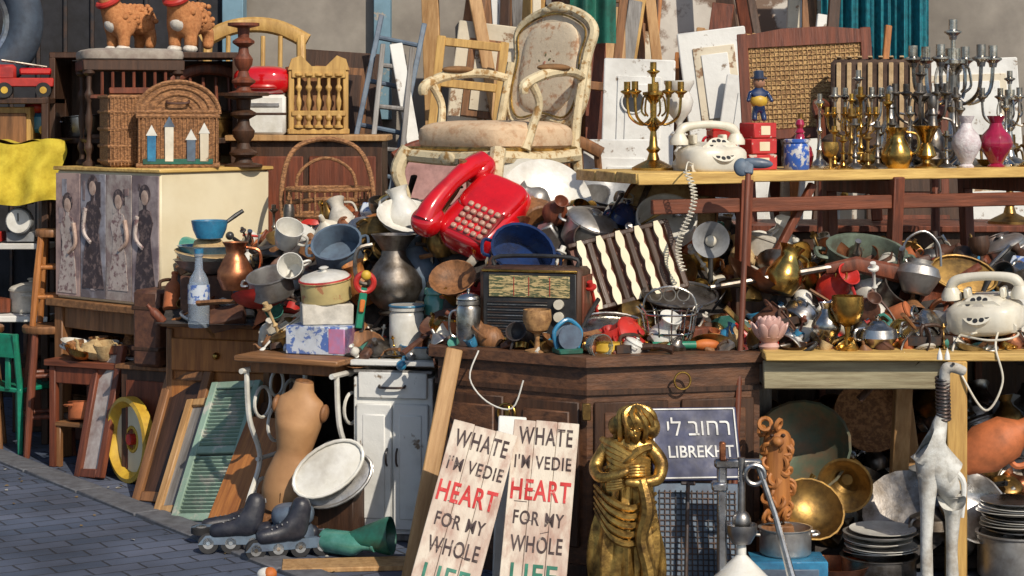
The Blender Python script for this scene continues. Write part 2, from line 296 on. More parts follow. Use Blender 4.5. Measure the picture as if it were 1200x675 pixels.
b=B(); b.box((-2.65,11.52,1.5),(2.0,.1,3.0),mk('doorway_painted_shade',(.02,.02,.025),None,.8))  # flat panel, its dark colour stands in for the unlit shop interior
for x in (-3.7,-1.6): b.box((x,11.48,1.5),(.12,.16,3.0),pblue)
b.box((-2.65,11.48,3.06),(2.2,.16,.12),pblue)
for i in range(12): b.box((-3.5+i*.155,11.46,1.5),(.02,.03,2.9),iron)
b.done('shop_doorway')
# ------------------------------------------------------------------ tables and big furniture
fp=[(-.27,7.28),(.262,6.97),(.885,7.12),(.885,7.75),(-.27,7.75)]
def pris(b,f,z0,z1,m,off=0):
    c=Vector((sum(p[0] for p in f)/len(f),sum(p[1] for p in f)/len(f))); q=[Vector(p)+(Vector(p)-c).normalized()*off for p in f]; n=len(f)
    b.add([(p.x,p.y,z0) for p in q]+[(p.x,p.y,z1) for p in q],[tuple(range(n)),tuple(range(n,2*n))]+[(i,(i+1)%n,n+(i+1)%n,n+i) for i in range(n)],m)
b=B(); pris(b,fp,.05,.745,wchest); pris(b,fp,0,.06,wdark,.02); pris(b,fp,.745,.755,wdark,.012); pris(b,fp,.755,.79,wchest,.035)
pris(b,fp,.655,.672,wdark,.012)
def facepan(p,q,n,z0,z1):
    p=Vector((*p,0));q=Vector((*q,0)); d=q-p; L=d.length; a=math.degrees(math.atan2(d.y,d.x)); nrm=Vector((d.y,-d.x,0)).normalized()
    for i in range(n):
        c=p+d*((i+.5)/n)+nrm*.006; w=L/n-.05
        b.box((c.x,c.y,(z0+z1)/2),(w,.02,z1-z0),wdark,(0,0,a),bev=.008); c2=c+nrm*.008; b.box((c2.x,c2.y,(z0+z1)/2),(w-.07,.02,z1-z0-.07),wchest,(0,0,a),bev=.01)
facepan(fp[0],fp[1],2,.12,.63); facepan(fp[1],fp[2],2,.12,.63)
b.tor((-.02,7.11,.57),.035,.004,brass,(90,0,-30)); b.box((-.02,7.135,.57),(.03,.01,.05),brass,(0,0,-30))
b.tor((.6,7.01,.7),.03,.004,brass,(90,0,15)); b.box((.26,6.945,.6),(.03,.012,.06),oldbrass)
b.done('wooden_chest')
b=B(); b.tube(crv([(-.12,7.14,.79),(-.15,7.08,.7),(-.09,7.06,.62),(0,7.03,.6),(.04,7.02,.7)],5),.003,enam); b.done('cable')
# white cabinet
b=B(); b.box((0,.2,.33),(.31,.4,.6),pwhite); b.box((0,.2,.685),(.335,.43,.022),pwhite); b.box((0,-.004,.6),(.27,.02,.1),pwhite,bev=.006); b.box((0,-.002,.652),(.31,.012,.012),wgrey)
for x in (-.072,.072): b.box((x,-.006,.29),(.138,.022,.48),pwhite,bev=.006); b.box((x,-.012,.29),(.09,.02,.4),pwhite,bev=.008)
for x in (-.02,.02): b.tube(crv([(x,-.018,.36),(x,-.035,.345),(x,-.035,.31),(x,-.018,.295)],4),.004,iron)
b.tube(crv([(-.05,-.014,.6),(-.04,-.035,.595),(.04,-.035,.595),(.05,-.014,.6)],4),.005,iron); b.box((0,.2,.02),(.28,.36,.04),wgrey)
b.done('white_cupboard',(-.455,7.62,0),(0,0,-10))
# sewing table
b=B(); b.box((0,.25,.69),(.46,.56,.024),wmidx,bev=.006); b.box((0,.25,.655),(.38,.44,.045),wmid)
for x in (-.2,.2):
    b.tube(crv([(x,0,0),(x,.03,.12),(x,.12,.28),(x,.04,.45),(x,.02,.64)],6),.011,enam,7); b.tube(crv([(x,.5,0),(x,.47,.12),(x,.38,.28),(x,.46,.45),(x,.48,.64)],6),.011,enam,7)
    b.tube([(x,-.02,.64),(x,.52,.64)],.011,enam); b.tube([(x,-.02,.012),(x,.52,.012)],.012,enam); b.tube([(x,.1,.28),(x,.4,.28)],.009,enam)
    for cy,cz,r in ((.14,.5,.06),(.36,.5,.06),(.25,.4,.07),(.25,.56,.05),(.14,.14,.06),(.36,.14,.06),(.25,.2,.05)): b.tor((x,cy,cz),r,.007,enam,(0,90,0),n=18,k=6)
b.tor((-.02,.36,.2),.12,.008,enam,(0,90,0)); b.box((0,.36,.08),(.3,.15,.012),iron); b.cyl((-.2,.3,.1),(.2,.3,.1),.009,enam)
b.done('sewing_table',(-.86,7.66,0),(0,0,-24))
# brown dresser
b=B(); b.box((0,.26,.37),(.5,.52,.7),worange); b.box((0,.26,.73),(.54,.56,.025),wmidx)
for i,z in enumerate((.6,.42,.22)): b.box((0,-.006,z),(.44,.02,.14 if i<2 else .2),worange,bev=.006); b.sq((0,-.025,z),(.016,.016,.016),brass)
for x in (-.23,.23): b.box((x,-.004,.36),(.03,.02,.7),wmid)
b.done('wooden_dresser',(-1.26,8.55,0),(0,0,-18))
def table(name,x0,x1,y0,y1,z,m,leg=.06,lm=None,rot=0):
    b=B(); cx,cy=(x0+x1)/2,(y0+y1)/2; w,d=x1-x0,y1-y0; lm=lm or m
    b.box((0,0,z-.015),(w,d,.03),m); 
    for x in (-w/2+leg,w/2-leg):
        for y in (-d/2+leg,d/2-leg): b.box((x,y,(z-.03)/2),(leg,leg,z-.03),lm)
    b.box((0,-d/2+leg,z-.07),(w-.1,.025,.08),lm); b.box((0,d/2-leg,z-.07),(w-.1,.025,.08),lm)
    for x in (-w/2+leg,w/2-leg): b.box((x,0,z-.07),(.025,d-.15,.08),lm)
    return b.done(name,(cx,cy,0),(0,0,rot))
table('trestle_table',-.27,.9,7.8,8.35,.785,wmidx,lm=wmid); table('trestle_table',-.65,.62,8.4,9.0,1.14,wmidx,lm=wdark); table('trestle_table',-.95,-.3,8.2,8.7,.71,wmidx,lm=wdark)
table('trestle_table',.95,2.6,7.75,8.5,.785,wmidx,lm=wdark)
b=B(); 
for i,(y,m) in enumerate(((7.07,wyelx),(7.225,wmidx),(7.38,wyelx),(7.535,wmidx))): b.box((1.72,y,.785),(1.66,.15,.03),m,bev=.004)
b.box((1.25,7.06,.715),(.72,.03,.1),wood('pale_apron',(.36,.32,.2),(.2,.16,.09),ax='x'))
b.box((1.565,7.02,.385),(.07,.05,.77),wyel); b.box((2.45,7.04,.385),(.06,.06,.77),wyel); b.box((.945,7.5,.385),(.06,.06,.77),wgrey); b.box((1.42,7.3,.36),(.06,.06,.8),wpine,(14,0,0)); b.box((1.5,7.5,.36),(.06,.06,.78),wpine,(0,-8,0))
b.done('workbench')
# upper table
C0=Vector((.485,7.4,0)); e1=Vector((.908,.419,0)); e2=Vector((-.419,.908,0)); ta=math.degrees(math.atan2(.419,.908)); ZT=1.42
b=B()
for i in range(3): b.box((1.0,.085+i*.168,ZT-.021),(2.05,.165,.042),wyelx,(0,0,0),bev=.004)
b.box((.23,.0,ZT-.024),(.5,.012,.044),wyelx)
for x in (.45,1.15,1.85):
    for y,t in ((.05,1),(.45,-1)):
        b.box((x,y-.02*t,ZT-.34),(.05,.045,.62),wred,(4*t,0,0)); 
    b.box((x,.25,ZT-.075),(.05,.46,.06),wred); b.box((x,.25,ZT-.42),(.035,.42,.04),wred)
b.box((1.0,.02,ZT-.13),(1.9,.025,.055),wredx); b.box((.98,.25,ZT-.43),(1.85,.03,.045),wredx)
b.box((.63,.06,ZT-.31),(.03,.03,.6),wred,(0,32,0)); 
b.done('plank_table',(C0.x,C0.y,0),(0,0,ta))
def U(u,v,z=None): p=C0+e1*u+e2*v; return (p.x,p.y,ZT if z is None else z)
b=B()
for u in (.45,1.15,1.85):
    p=U(u,.25,0); b.box((p[0],p[1],.885),(.16,.62,.2),wdark,(0,0,ta))
b.done('wooden_crate')
b=B(); b.box((0,0,.55),(1.9,.5,1.1),wdark); b.box((0,-.01,1.115),(1.96,.56,.03),wred)
for x in (-.7,-.23,.23,.7): b.box((x,-.255,.55),(.42,.02,.95),wred,bev=.008)
b.done('sideboard',(1.75,9.3,0))
b=B(); b.box((0,0,.75),(.75,.45,1.5),wdark); b.box((0,-.01,1.515),(.8,.5,.03),wpine)
for x in (-.18,.18): b.box((x,-.23,.75),(.33,.02,1.35),wred,bev=.008)
b.done('wardrobe',(-1.02,10.1,0))
# cream cabinet & its table
b=B(); W,D,Z0,Z1=.66,.77,.76,1.37
b.box((W/2,D/2,(Z0+Z1)/2),(W,D,Z1-Z0),cream,bev=.008); b.box((W/2,D/2,Z1+.008),(W+.03,D+.03,.018),wyelx)
post=[mk('poster_%d'%i,c,c2,.6,s=s_,lo=.42,hi=.6,bump=.1,grime=.6,gc=(.1,.07,.07)) for i,(c,c2,s_) in enumerate((((.42,.34,.33),(.2,.15,.16),9),((.46,.4,.36),(.25,.18,.17),11),((.34,.33,.37),(.15,.13,.14),8),((.46,.32,.28),(.22,.15,.15),10)))]
pdk=mk('print_dark_dress',(.05,.035,.04),(.2,.14,.13),.6,s=28,lo=.5,hi=.62); plt_=mk('print_pale_dress',(.5,.42,.38),(.2,.12,.12),.6,s=30,lo=.5,hi=.6); pfc=mk('print_face',(.55,.4,.32),(.36,.24,.19),.6,s=30)
for i in range(4):
    y=D*(i+.5)/4; b.box((-.006,y,(Z0+Z1)/2),(.008,D/4-.006,Z1-Z0-.03),post[i],bev=.001)
    z=Z0+.03+R.uniform(-.01,.04); dm=(pdk,plt_,pdk,plt_)[i]; q=R.uniform(.88,1.08); f=-1 if i%2 else 1
    o=[(-.075,0),(-.06,.16),(-.035,.26),(-.055,.33),(-.04,.375),(-.012,.385),(-.012,.41),(.012,.41),(.012,.385),(.04,.375),(.06,.32),(.04,.25),(.055,.15),(.08,0)]
    b.prism([(x*q*f,zz*q) for x,zz in o],.002,dm,Tm(-.0115,y,z,0,0,-90)); b.sq((-.0125,y,z+.44*q),(.002,.027,.036),pfc); b.sq((-.0115,y,z+.455*q),(.002,.04,.045),pdk)
    b.tube(crv([(-.0135,y+.05*f,z+.35*q),(-.0135,y+.065*f,z+.25*q),(-.0135,y+.01*f,z+.2*q)],4),[.012,.01,.009],pfc if i%2 else plt_,6)
    for k in range(5): b.box((-.0112,y+R.uniform(-.07,.07),Z0+R.uniform(.05,.55)),(.0015,R.uniform(.01,.04),R.uniform(.02,.12)),R.choice(post+[pdk]),bev=.0002)
b.tor((W*.5,-.003,Z0+.2),.02,.003,brass,(90,0,0))
b.done('photo_covered_cabinet',(-1.59,9.0,0),(0,0,49))
b=B(); b.box((W/2,D/2,.74),(W+.08,D+.08,.035),wmidx)
for x in (.02,W-.02):
    for y in (.02,D-.02): b.box((x,y,.36),(.06,.06,.72),wmid)
b.box((W/2,.02,.67),(W-.1,.03,.1),wmid); b.box((.02,D/2,.67),(.03,D-.1,.1),wmid); b.box((W/2,D/2,.2),(W,D,.03),wdark)
b.done('wooden_table',(-1.59,9.0,0),(0,0,49))
# ------------------------------------------------------------------ heaps
YF=[(-1.6,8.35),(-1.05,8.25),(-.98,7.85),(-.66,7.8),(-.6,7.62),(-.3,7.6),(-.28,7.34),(-.25,7.28),(.262,7.02),(.885,7.15),(1.0,7.04),(3,7.04)]
HT=[(-1.6,.95),(-1.2,1.0),(-.8,1.12),(-.5,1.18),(0,1.25),(.45,1.23),(.8,1.13),(1.2,1.05),(2.4,1.03)]
yf=lambda x:interp(x,YF)
def hf(x,y):
    base=.79 if x>-.28 else (.705 if x>-1.02 else .755)
    t=(y-yf(x)-.14)/(.75 if x>-.3 else .6); t=max(0,min(1,t)); t=t*t*(3-2*t)
    return base+(interp(x,HT)-base)*t+(.03*noise.noise(Vector((x*7,y*7,0)))*min(1,t*6))
b=B(); 
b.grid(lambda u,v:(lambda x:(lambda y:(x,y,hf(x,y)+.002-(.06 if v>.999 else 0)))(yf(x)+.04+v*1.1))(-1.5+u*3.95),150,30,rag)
scatter(b,hf,poisson(-1.48,2.3,yf,560,.056,(.1,1.05)),KALL,mats_mix,.05,.1,60)
scatter(b,hf,poisson(-1.0,2.2,yf,260,.045,(.04,.24)),KALL,mats_mix,.032,.055,35)
b.done('bric_a_brac_heap')
yb=lambda x:7.05
def hb(x,y): t=max(0,min(1,(y-7.1)/.75)); return .02+(.42+.06*noise.noise(Vector((x*5,y*5,3))))*t
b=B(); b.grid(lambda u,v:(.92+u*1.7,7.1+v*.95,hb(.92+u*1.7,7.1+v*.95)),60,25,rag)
scatter(b,hb,poisson(.98,2.3,yb,200,.07,(.1,.8)),[k_bowl,k_bowl,k_plate,k_plate,k_pot,k_lpot,k_pan,k_tray,k_jug,k_cone,k_vase,k_tea],mats_metal+[enam,pewter,oldbrass,copper,oldbrass,terra,iron,wmid,brass],.05,.12,60)
b.done('kitchenware_heap')
b=B(); b.box((1.75,8.2,.4),(1.9,.04,.76),wdark); 
for i in range(6): b.box((.95+i*.32,8.17,.4),(.03,.03,.74),wred)
b.done('wooden_panel')
# ------------------------------------------------------------------ armchair
def armchair(name,loc,rot,sc,fr,seat,back,arm,floral=False):
    b=B()
    b.sq((0,0,.41),(.3,.27,.075),seat,.55,.45,nu=32)
    for pts in ([(-.29,-.26,.33),(.29,-.26,.33)],[(-.29,-.26,.33),(-.26,.25,.33)],[(.29,-.26,.33),(.26,.25,.33)],[(-.26,.25,.33),(.26,.25,.33)]):
        p,q=Vector(pts[0]),Vector(pts[1]); mid=(p+q)/2+Vector((0,0,-.012)); b.tube(crv([p,mid,q],5),.032,fr,8)
        if floral: b.tube([p+Vector((0,0,.03)),q+Vector((0,0,.03))],.01,gold,6)
    b.sq((0,-.29,.32),(.05,.015,.03),fr)
    for x in (-.29,.29):
        b.tube(crv([(x,-.26,.36),(x*1.09,-.3,.26),(x*1.0,-.27,.12),(x*1.05,-.31,.02),(x*1.08,-.32,0)],5),[.036,.034,.02,.015,.024],fr,9)
        b.tube(crv([(x*.88,.25,.36),(x*.9,.27,.2),(x*.95,.33,0)],5),[.026,.022,.018],fr,9)
        b.tube(crv([(x*.86,.25,.34),(x*.84,.27,.5),(x*.82,.33,.75)],5),.022,fr,8)
        b.tube(crv([(x*.84,.3,.68),(x*.98,.18,.7),(x*1.1,.02,.69),(x*1.12,-.09,.66),(x*1.12,-.14,.63),(x*1.12,-.14,.6)],6),[.02,.022,.024,.024,.026,.02],fr,9)
        b.tube(crv([(x*1.11,-.09,.645),(x*1.09,-.04,.56),(x*1.02,-.06,.46),(x*1.0,-.1,.36)],6),[.02,.018,.02,.026],fr,9)
        b.sq((x*1.06,.06,.715),(.034,.1,.018),arm)
    b.T=Tm(0,.3,.47,-11)
    o=crv([(-.17,0,0),(-.235,0,.12),(-.22,0,.3),(-.24,0,.43),(-.15,0,.5),(0,0,.535),(.15,0,.5),(.24,0,.43),(.22,0,.3),(.235,0,.12),(.17,0,0),(0,0,.02)],5,True)
    b.tube(o,.024,fr,8,closed=True); inner=[(p.x*.93,(p.z-.26)*.93+.26) for p in o]
    b.prism(inner,.03,back); b.sq((0,-.012,.26),(.18,.022,.21),back,.6,.6,nu=24); b.prism([(x,z) for x,z in inner],.004,paper,Tm(0,.02,0))
    b.sq((0,-.02,.54),(.06,.016,.024),fr); b.sq((-.05,-.02,.525),(.04,.012,.014),fr); b.sq((.05,-.02,.525),(.04,.012,.014),fr)
    if floral:
        b.tube([(p.x*.9,-.024,(p.z-.26)*.9+.26) for p in o],.005,gold,5,closed=True)
        lf=[mk('embroidery_leaf',(.2,.2,.1),None,.9),mk('embroidery_rose',(.42,.14,.09),(.55,.3,.22),.9,s=60),mk('embroidery_brown',(.28,.15,.08),None,.9)]
        for i in range(38):
            a=i*2.4; q=.012*math.sqrt(i)*1.45; b.sq((q*cos(a),-.0345+.05*q,.26+q*1.25*sin(a)),(.011,.0025,.007),lf[i%3],rot=(0,R.uniform(0,180),0),nu=8,nv=5)
    b.T=Matrix(); return b.done(name,loc,rot,sc)
armchair('antique_armchair',(-.07,8.42,1.15),(0,0,-46),.95,chairp,tap2,tap,armv,True)
# ------------------------------------------------------------------ phones
def phone(name,m,loc,rot,sc=1):
    b=B(); b.prism([(-.11,0),(.11,0),(.115,.02),(.07,.09),(.05,.105),(-.05,.105),(-.07,.09),(-.115,.02)],.17,m,Tm(0,0,0))
    b.sq((0,-.01,.04),(.12,.11,.055),m,.5,.6)
    b.T=Tm(0,-.088,.072,50); b.cyl((0,0,-.01),(0,0,.012),.056,m,n=28); b.cyl((0,0,.012),(0,0,.016),.022,paper,n=18)
    for i in range(10): a=rad(60+i*29); b.cyl((.041*cos(a),.041*sin(a),.012),(.041*cos(a),.041*sin(a),.0135),.0085,black,n=10)
    b.T=Matrix()
    for x in (-.06,.06): b.box((x,.02,.115),(.018,.05,.035),m)
    b.tube(crv([(-.12,.02,.12),(-.1,.02,.155),(-.04,.02,.168),(.04,.02,.168),(.1,.02,.155),(.12,.02,.12)],5),[.017,.018,.015,.015,.018,.017],m,10)
    for x in (-.115,.115): b.lathe([(0,0),(1,0),(1,.4),(.6,1),(0,1)],m,.034,.04,18,Tm(x,.02,.095))
    return b.done(name,loc,rot,sc)
phone('rotary_telephone',white,U(.36,.12),(0,0,20),1.05)
phone('rotary_telephone',white,(1.72,7.2,.865),(6,-4,-28),1.1)
b=B(); p=[]
for i in range(200):
    t=i/199; x,y,z=(.64+.03*sin(t*6),7.33-.02*t,1.43-.37*t); p.append((x+.012*cos(i*.9),y+.012*sin(i*.9),z))
b.tube(p,.0028,white,5); b.tube(crv([(.68,7.5,1.45),(.65,7.36,1.46),(.64,7.33,1.43)],4),.003,white,5); b.done('telephone_cord')
b=B(); b.tube(crv([(1.62,7.15,.86),(1.56,7.05,.8),(1.58,6.99,.72),(1.66,6.98,.6),(1.72,6.98,.7),(1.7,7.0,.82),(1.74,7.1,.88)],8),.004,white); b.tube(crv([(1.6,7.1,.85),(1.68,7.03,.84),(1.76,7.01,.85),(1.8,7.1,.86),(1.7,7.13,.86),(1.63,7.06,.86)],6),.004,white); b.done('telephone_cord')
# giant red push-button telephone
b=B(); b.sq((.02,0,0),(.135,.185,.07),red,.45,.5,nu=36,nv=20); b.sq((.02,.06,.05),(.12,.11,.04),red,.5,.5,nu=32)
b.T=Tm(.045,-.085,.062,8); b.box((0,0,0),(.17,.16,.016),mk('keypad_plate',(.25,.02,.02),None,.3),bev=.006)
keym=mk('keypad_keys',(.5,.3,.22),(.4,.2,.15),.3,coat=.4)
for i in range(5):
    for j in range(5): b.sq((-.064+i*.032,-.06+j*.03,.012),(.012,.011,.01),keym,.6,.7,nu=12,nv=8)
b.T=Matrix()
b.tube(crv([(-.13,-.19,.07),(-.135,-.12,.1),(-.135,0,.115),(-.135,.12,.1),(-.13,.19,.07)],6),[.05,.042,.034,.042,.05],red,16)
for y in (-.17,.17): b.sq((-.13,y,.055),(.062,.066,.05),red,.7,.8,nu=28)
b.done('giant_red_telephone',M=Tm(-.12,7.86,1.235,42,0,-8)@Tm(rz=-30))
# radio
b=B(); b.box((0,.07,.13),(.34,.14,.25),wdark,bev=.012); b.box((0,-.002,.13),(.31,.01,.22),black); b.box((.0,-.008,.195),(.27,.01,.07),mk('radio_dial',(.55,.42,.2),(.08,.1,.05),.3,s=40,st=(1,1,6),lo=.48,hi=.52,bump=0))
for i in range(14): b.box((-.04,-.008,.03+i*.0088),(.2,.008,.0035),iron if i%2 else silver,bev=.0005)
for z in (.05,.1,.14): b.cyl((.1,0,z),(.1,-.022,z),.016,white,n=16)
b.box((0,-.006,.245),(.32,.012,.008),brass); b.box((0,-.006,.015),(.32,.012,.008),brass); b.box((.173,.07,.13),(.008,.12,.2),wred)
for x in (-.05,.0,.07): b.box((x,-.0135,.195),(.002,.002,.06),redp,bev=.0003)
b.tube(crv([(-.14,.07,.255),(-.12,.07,.285),(.12,.07,.285),(.14,.07,.255)],4),.007,black)
b.done('vintage_radio',(.065,7.26,.79),(0,0,-16),1.13)
# scalloped wine rack
b=B(); b.prism([(-.19,-.14),(.19,-.14),(.19,.14),(-.19,.14)],.045,wred)
for i in range(5):
    x=-.15+i*.075; q=[]
    for k in range(41): z=-.138+.276*k/40; q.append((x-.008-.007*abs(sin(z*46)),z))
    for k in range(41): z=.138-.276*k/40; q.append((x+.008+.007*abs(sin(z*46)),z))
    b.prism(q,.03,cream,Tm(0,-.035,0)); b.box((x+.037,-.03,0),(.024,.02,.27),wdark)
for z in (-.13,.13): b.box((0,-.03,z),(.39,.024,.02),wdark)
b.done('wooden_wine_rack',(.43,7.44,1.06),(-24,-14,8))
# ------------------------------------------------------------------ named items in the heap
one('navy_enamel_pot',k_pot,navy,.12,(.01,7.56,1.05),(50,12,10)); 
b=B(); b.lathe(P['plate'],enam,.19,.04,40); b.cyl((0,0,.0),(0,0,-.03),.03,enam); b.done('enamel_lampshade',(.13,8.0,1.27),(58,25,0))
b=B(); b.lathe(P['plate'],enam,.17,.05,40); b.done('enamel_basin',(.05,8.1,1.28),(70,30,10))
b=B(); b.lathe([(1,0),(1,1),(.96,1),(.96,.1),(.0,.1)],wmid,.19,.08,40); b.lathe([(0,0),(.95,0)],straw,.19,1,36,Tm(z=.05)); b.done('wooden_sieve',(.62,7.9,1.22),(52,6,0))
b=B(); b.lathe([(1,0),(1,1),(.94,1),(.9,.15),(.0,.1)],enam,.12,.06,36); b.done('enamel_bowl',(.6,7.76,1.2),(44,0,0))
one('black_kettle',k_tea,navy,.1,(.42,7.82,1.2),(30,0,40))
b=B(); b.lathe([(0,0),(.3,.05),(.35,.3),(.9,.85),(1,.9),(1,1),(.93,.97),(.2,.55),(0,.55)],gray,.07,.12,32); b.sq((0,0,.085),(.022,.022,.02),white); b.tube([(0,0,0),(0,.0,-.03),(0,-.15,-.05)],.01,black); b.done('spotlight_lamp',(.76,7.62,1.14),(78,0,-5))
b=B(); b.lathe([(0,0),(.5,0),(.55,.03),(.45,.06),(.8,.18),(1,.33),(.97,.45),(.7,.6),(.45,.72),(.42,.8),(.6,.9),(.8,1),(.74,1),(.4,.82),(0,.7)],pewter,.115,.32,36); hook(b,pewter,.09,.12,.28,.07,.009); hook(b,pewter,-.09,.12,.28,-.07,.009); b.done('pewter_urn',(-.47,7.92,.84),(0,0,20))
b=B(); b.lathe(P['vase'],bsteel,.1,.3,28); b.done('grey_vase',(-.35,8.05,.86),(10,-12,0))
b=B(); b.lathe(P['jar'],enam,.068,.2,32); b.tor((0,0,.195),.067,.005,benam); hook(b,iron,.066,.1,.16,.02,.003); b.done('enamel_canister',(-.41,7.75,.697))
b=B(); b.lathe(P['bowl'],enam,.09,.05,32); b.tor((0,0,.05),.09,.004,benam); b.done('enamel_bowl',(-.34,7.68,.697))
b=B(); b.lathe(P['jar'],gglass,.055,.24,28); b.cyl((0,0,.225),(0,0,.26),.045,pewter,n=20); b.done('glass_jar',(-.29,7.8,.72))
b=B(); b.lathe(P['bottle'],mk('water_bottle',(.6,.7,.8),(.5,.6,.75),.08,bump=.1,trans=.7,grime=0),.045,.31,24); b.cyl((0,0,.31),(0,0,.33),.02,benam); b.lathe([(1,.0),(1,1)],blubox,.0462,.08,24,Tm(z=.1)); b.done('water_bottle',(-1.315,8.36,.742))
b=B(); b.lathe([(1,.1),(.98,.14),(.6,.1),(.5,.2),(.45,.75),(.3,1),(0,1.02)],straw,.15,.07,36); b.done('straw_hat',(-1.31,8.6,1.03),(4,6,0)) 
b=B()
for i in range(3): b.lathe(P['bowl'],[alum,enam,benam][i],.15-.008*i,.06,28,Tm(z=.0+i*.03))
b.done('bowl_stack',(-1.31,8.6,.95))
b=B(); b.box((0,0,.1),(.22,.2,.2),leather); b.done('small_case',(-1.31,8.62,.745))
b=B(); b.lathe(P['cup'],benam,.08,.08,28); b.tube([(.07,0,.07),(.11,.02,.1),(.14,.03,.12)],[.008,.01,.009],black); b.done('blue_saucepan',(-1.3,8.56,1.1))
one('enamel_mug',k_cup,enam,.12,(-.93,8.15,1.1),(35,20,0)); one('enamel_mug',k_cup,enam,.11,(-.88,8.08,1.0),(70,-20,0)); one('cooking_pot',k_pot,bsteel,.1,(-.7,8.15,1.04),(40,-10,0))
one('saucepan',k_pot,alum,.09,(-.97,8.1,.9),(20,-10,0)); one('frying_pan',k_pan,redp,.11,(-1.03,8.1,.86),(20,10,160)); one('copper_jug',k_jug,copper,.11,(-1.16,8.35,.9),(0,0,0))
b=B(); b.lathe(P['pot'],mk('cream_enamel',(.62,.5,.22),(.5,.2,.1),.3,s=14,lo=.55,hi=.58),.1,.09,30); b.tor((0,0,.09),.1,.006,redp); b.lathe(P['lid'],enam,.1,.05,28,Tm(z=.09)); b.done('enamel_casserole',(-.73,7.86,.9),(8,-5,0))
b=B(); b.box((0,0,.055),(.25,.16,.11),blubox); b.box((.09,-.001,.055),(.07,.162,.1),pinkbox); b.done('cardboard_box',(-.74,7.8,.703),(0,0,-18)); b=B(); b.box((0,0,.04),(.2,.14,.08),paper); b.done('cardboard_box',(-.73,7.84,.814),(0,0,10))
b=B(); b.box((0,0,.08),(.03,.02,.16),green); b.tor((0,0,.18),.035,.012,redp,(90,0,0)); b.sq((0,-.01,.21),(.02,.014,.02),yel); b.box((0,-.012,.09),(.02,.02,.05),orange); b.done('toy_figure',(-.6,7.78,.8),(0,8,10))
b=B(); b.lathe(P['goblet'],mk('woven_goblet',(.45,.25,.1),(.2,.1,.04),.5,s=50),.055,.15,24); b.done('goblet',(.09,7.12,.79))
b=B(); b.lathe([(0,0),(1,0),(1,.1),(.2,.2),(.2,.8),(1,.9),(1,1),(0,1)],bsteel,.045,.05,24,Tm(0,0,.06,90)); b.box((0,-.02,.01),(.09,.08,.02),dgreen); b.tube(crv([(-.04,-.02,.02),(-.05,-.02,.08),(0,-.02,.12),(.05,-.02,.08),(.04,-.02,.02)],4),.008,benam); b.done('tape_dispenser',(.19,7.08,.79),(0,0,20))
b=B(); b.lathe(P['jar'],silver,.045,.17,24); b.lathe(P['lid'],silver,.045,.04,20,Tm(z=.17)); hook(b,silver,-.04,.03,.13,-.03,.005); b.done('coffee_pot',(-.16,7.3,.79))
one('glass_tumbler',k_cup,glass,.09,(.28,7.08,.82),(90,0,30)); one('flat_iron',k_iron,iron,.08,(.42,7.09,.79),(0,0,20)); 
b=B(); b.lathe([(0,0),(.9,0),(1,.2),(.95,.9),(1,1),(0,1)],yel,.055,.04,24); b.done('brush_tin',(.34,7.1,.79)); b=B(); b.cyl((-.1,0,.02),(.06,0,.02),.014,green); b.sq((.1,0,.02),(.05,.02,.02),orange); b.done('spinning_top',(.6,7.14,.79),(0,0,10))
b=B(); b.tube(crv([(-.1,0,0),(-.04,.02,.0),(.05,0,.01),(.11,-.02,.0)],4),[.015,.012,.01,.016],wdark,flat=1); b.done('wooden_handle',(.46,7.06,.805),(0,0,0))
b=B()
for z,r in ((.0,.06),(.05,.085),(.12,.1)): b.tor((0,0,z+.004),r,.004,silver,k=5)
for i in range(12): a=2*pi*i/12; b.tube(crv([(.06*cos(a),.06*sin(a),.004),(.085*cos(a),.085*sin(a),.05),(.1*cos(a),.1*sin(a),.124),(.12*cos(a),.12*sin(a),.15)],3),.003,silver,5)
b.tube(crv([(-.1,0,.12),(-.08,0,.19),(0,0,.22),(.08,0,.19),(.1,0,.12)],5),.004,silver,6)
for i in range(3): b.tor((-.05+i*.05,0,.19),.022,.003,silver,(90,0,0),k=5)
b.done('wire_egg_basket',(.57,7.2,.795))
b=B(); b.lathe([(0,0),(.6,0),(.7,.1),(.5,.25),(.9,.5),(.8,.55),(0,.5)],pink,.055,.09,24)
for ring,(rr,zz,t) in enumerate(((.043,.045,26),(.028,.06,12))):
    for i in range(9): b.T=Tm(rz=i*40+ring*20)@Tm(rr,0,zz,0,t); b.sq((0,0,.022),(.008,.019,.034),pink,nu=10,nv=8)
b.T=Matrix(); b.sq((0,0,.09),(.014,.014,.03),pink); b.done('ceramic_lotus',(.92,7.12,.8))
b=B(); k_pot(b,mk('green_patina',(.2,.26,.2),(.12,.13,.1),.5,.4),.15); b.done('preserving_pan',(1.36,7.75,.97),(18,5,0))
b=B(); k_tea(b,silver,.1); b.done('silver_teapot',(1.31,7.14,.8),(0,0,30))
b=B(); b.lathe([(0,0),(.5,0),(.6,.05),(.8,.3),(1,.55),(.85,.8),(.5,.9),(.6,1),(0,1)],alum,.085,.13,28); b.tube(crv([(-.08,0,.12),(-.06,0,.2),(0,0,.24),(.06,0,.2),(.08,0,.12)],4),.005,steel); b.done('aluminium_kettle',(1.52,7.5,.96),(-8,10,0))
b=B(); b.tube([(-.35,0,0),(.12,0,.02)],[.011,.013],pewter); b.tube([(.1,0,.015),(.22,0,.02),(.4,-0,-.04)],[.02,.03,.035],wred,flat=.6); b.tor((.16,0,-.015),.022,.004,brass,(90,0,0)); b.done('antique_rifle',(1.08,7.46,1.03),(0,-6,10))
one('brass_mortar',k_gob,brass,.14,(1.2,7.12,.8)); one('silver_vase',k_vase,silver,.09,(1.13,7.16,.8)); one('flat_iron',k_iron,iron,.09,(1.5,7.14,.81),(0,0,-160)); one('flat_iron',k_iron,iron,.08,(1.0,7.3,.86),(10,0,-120))
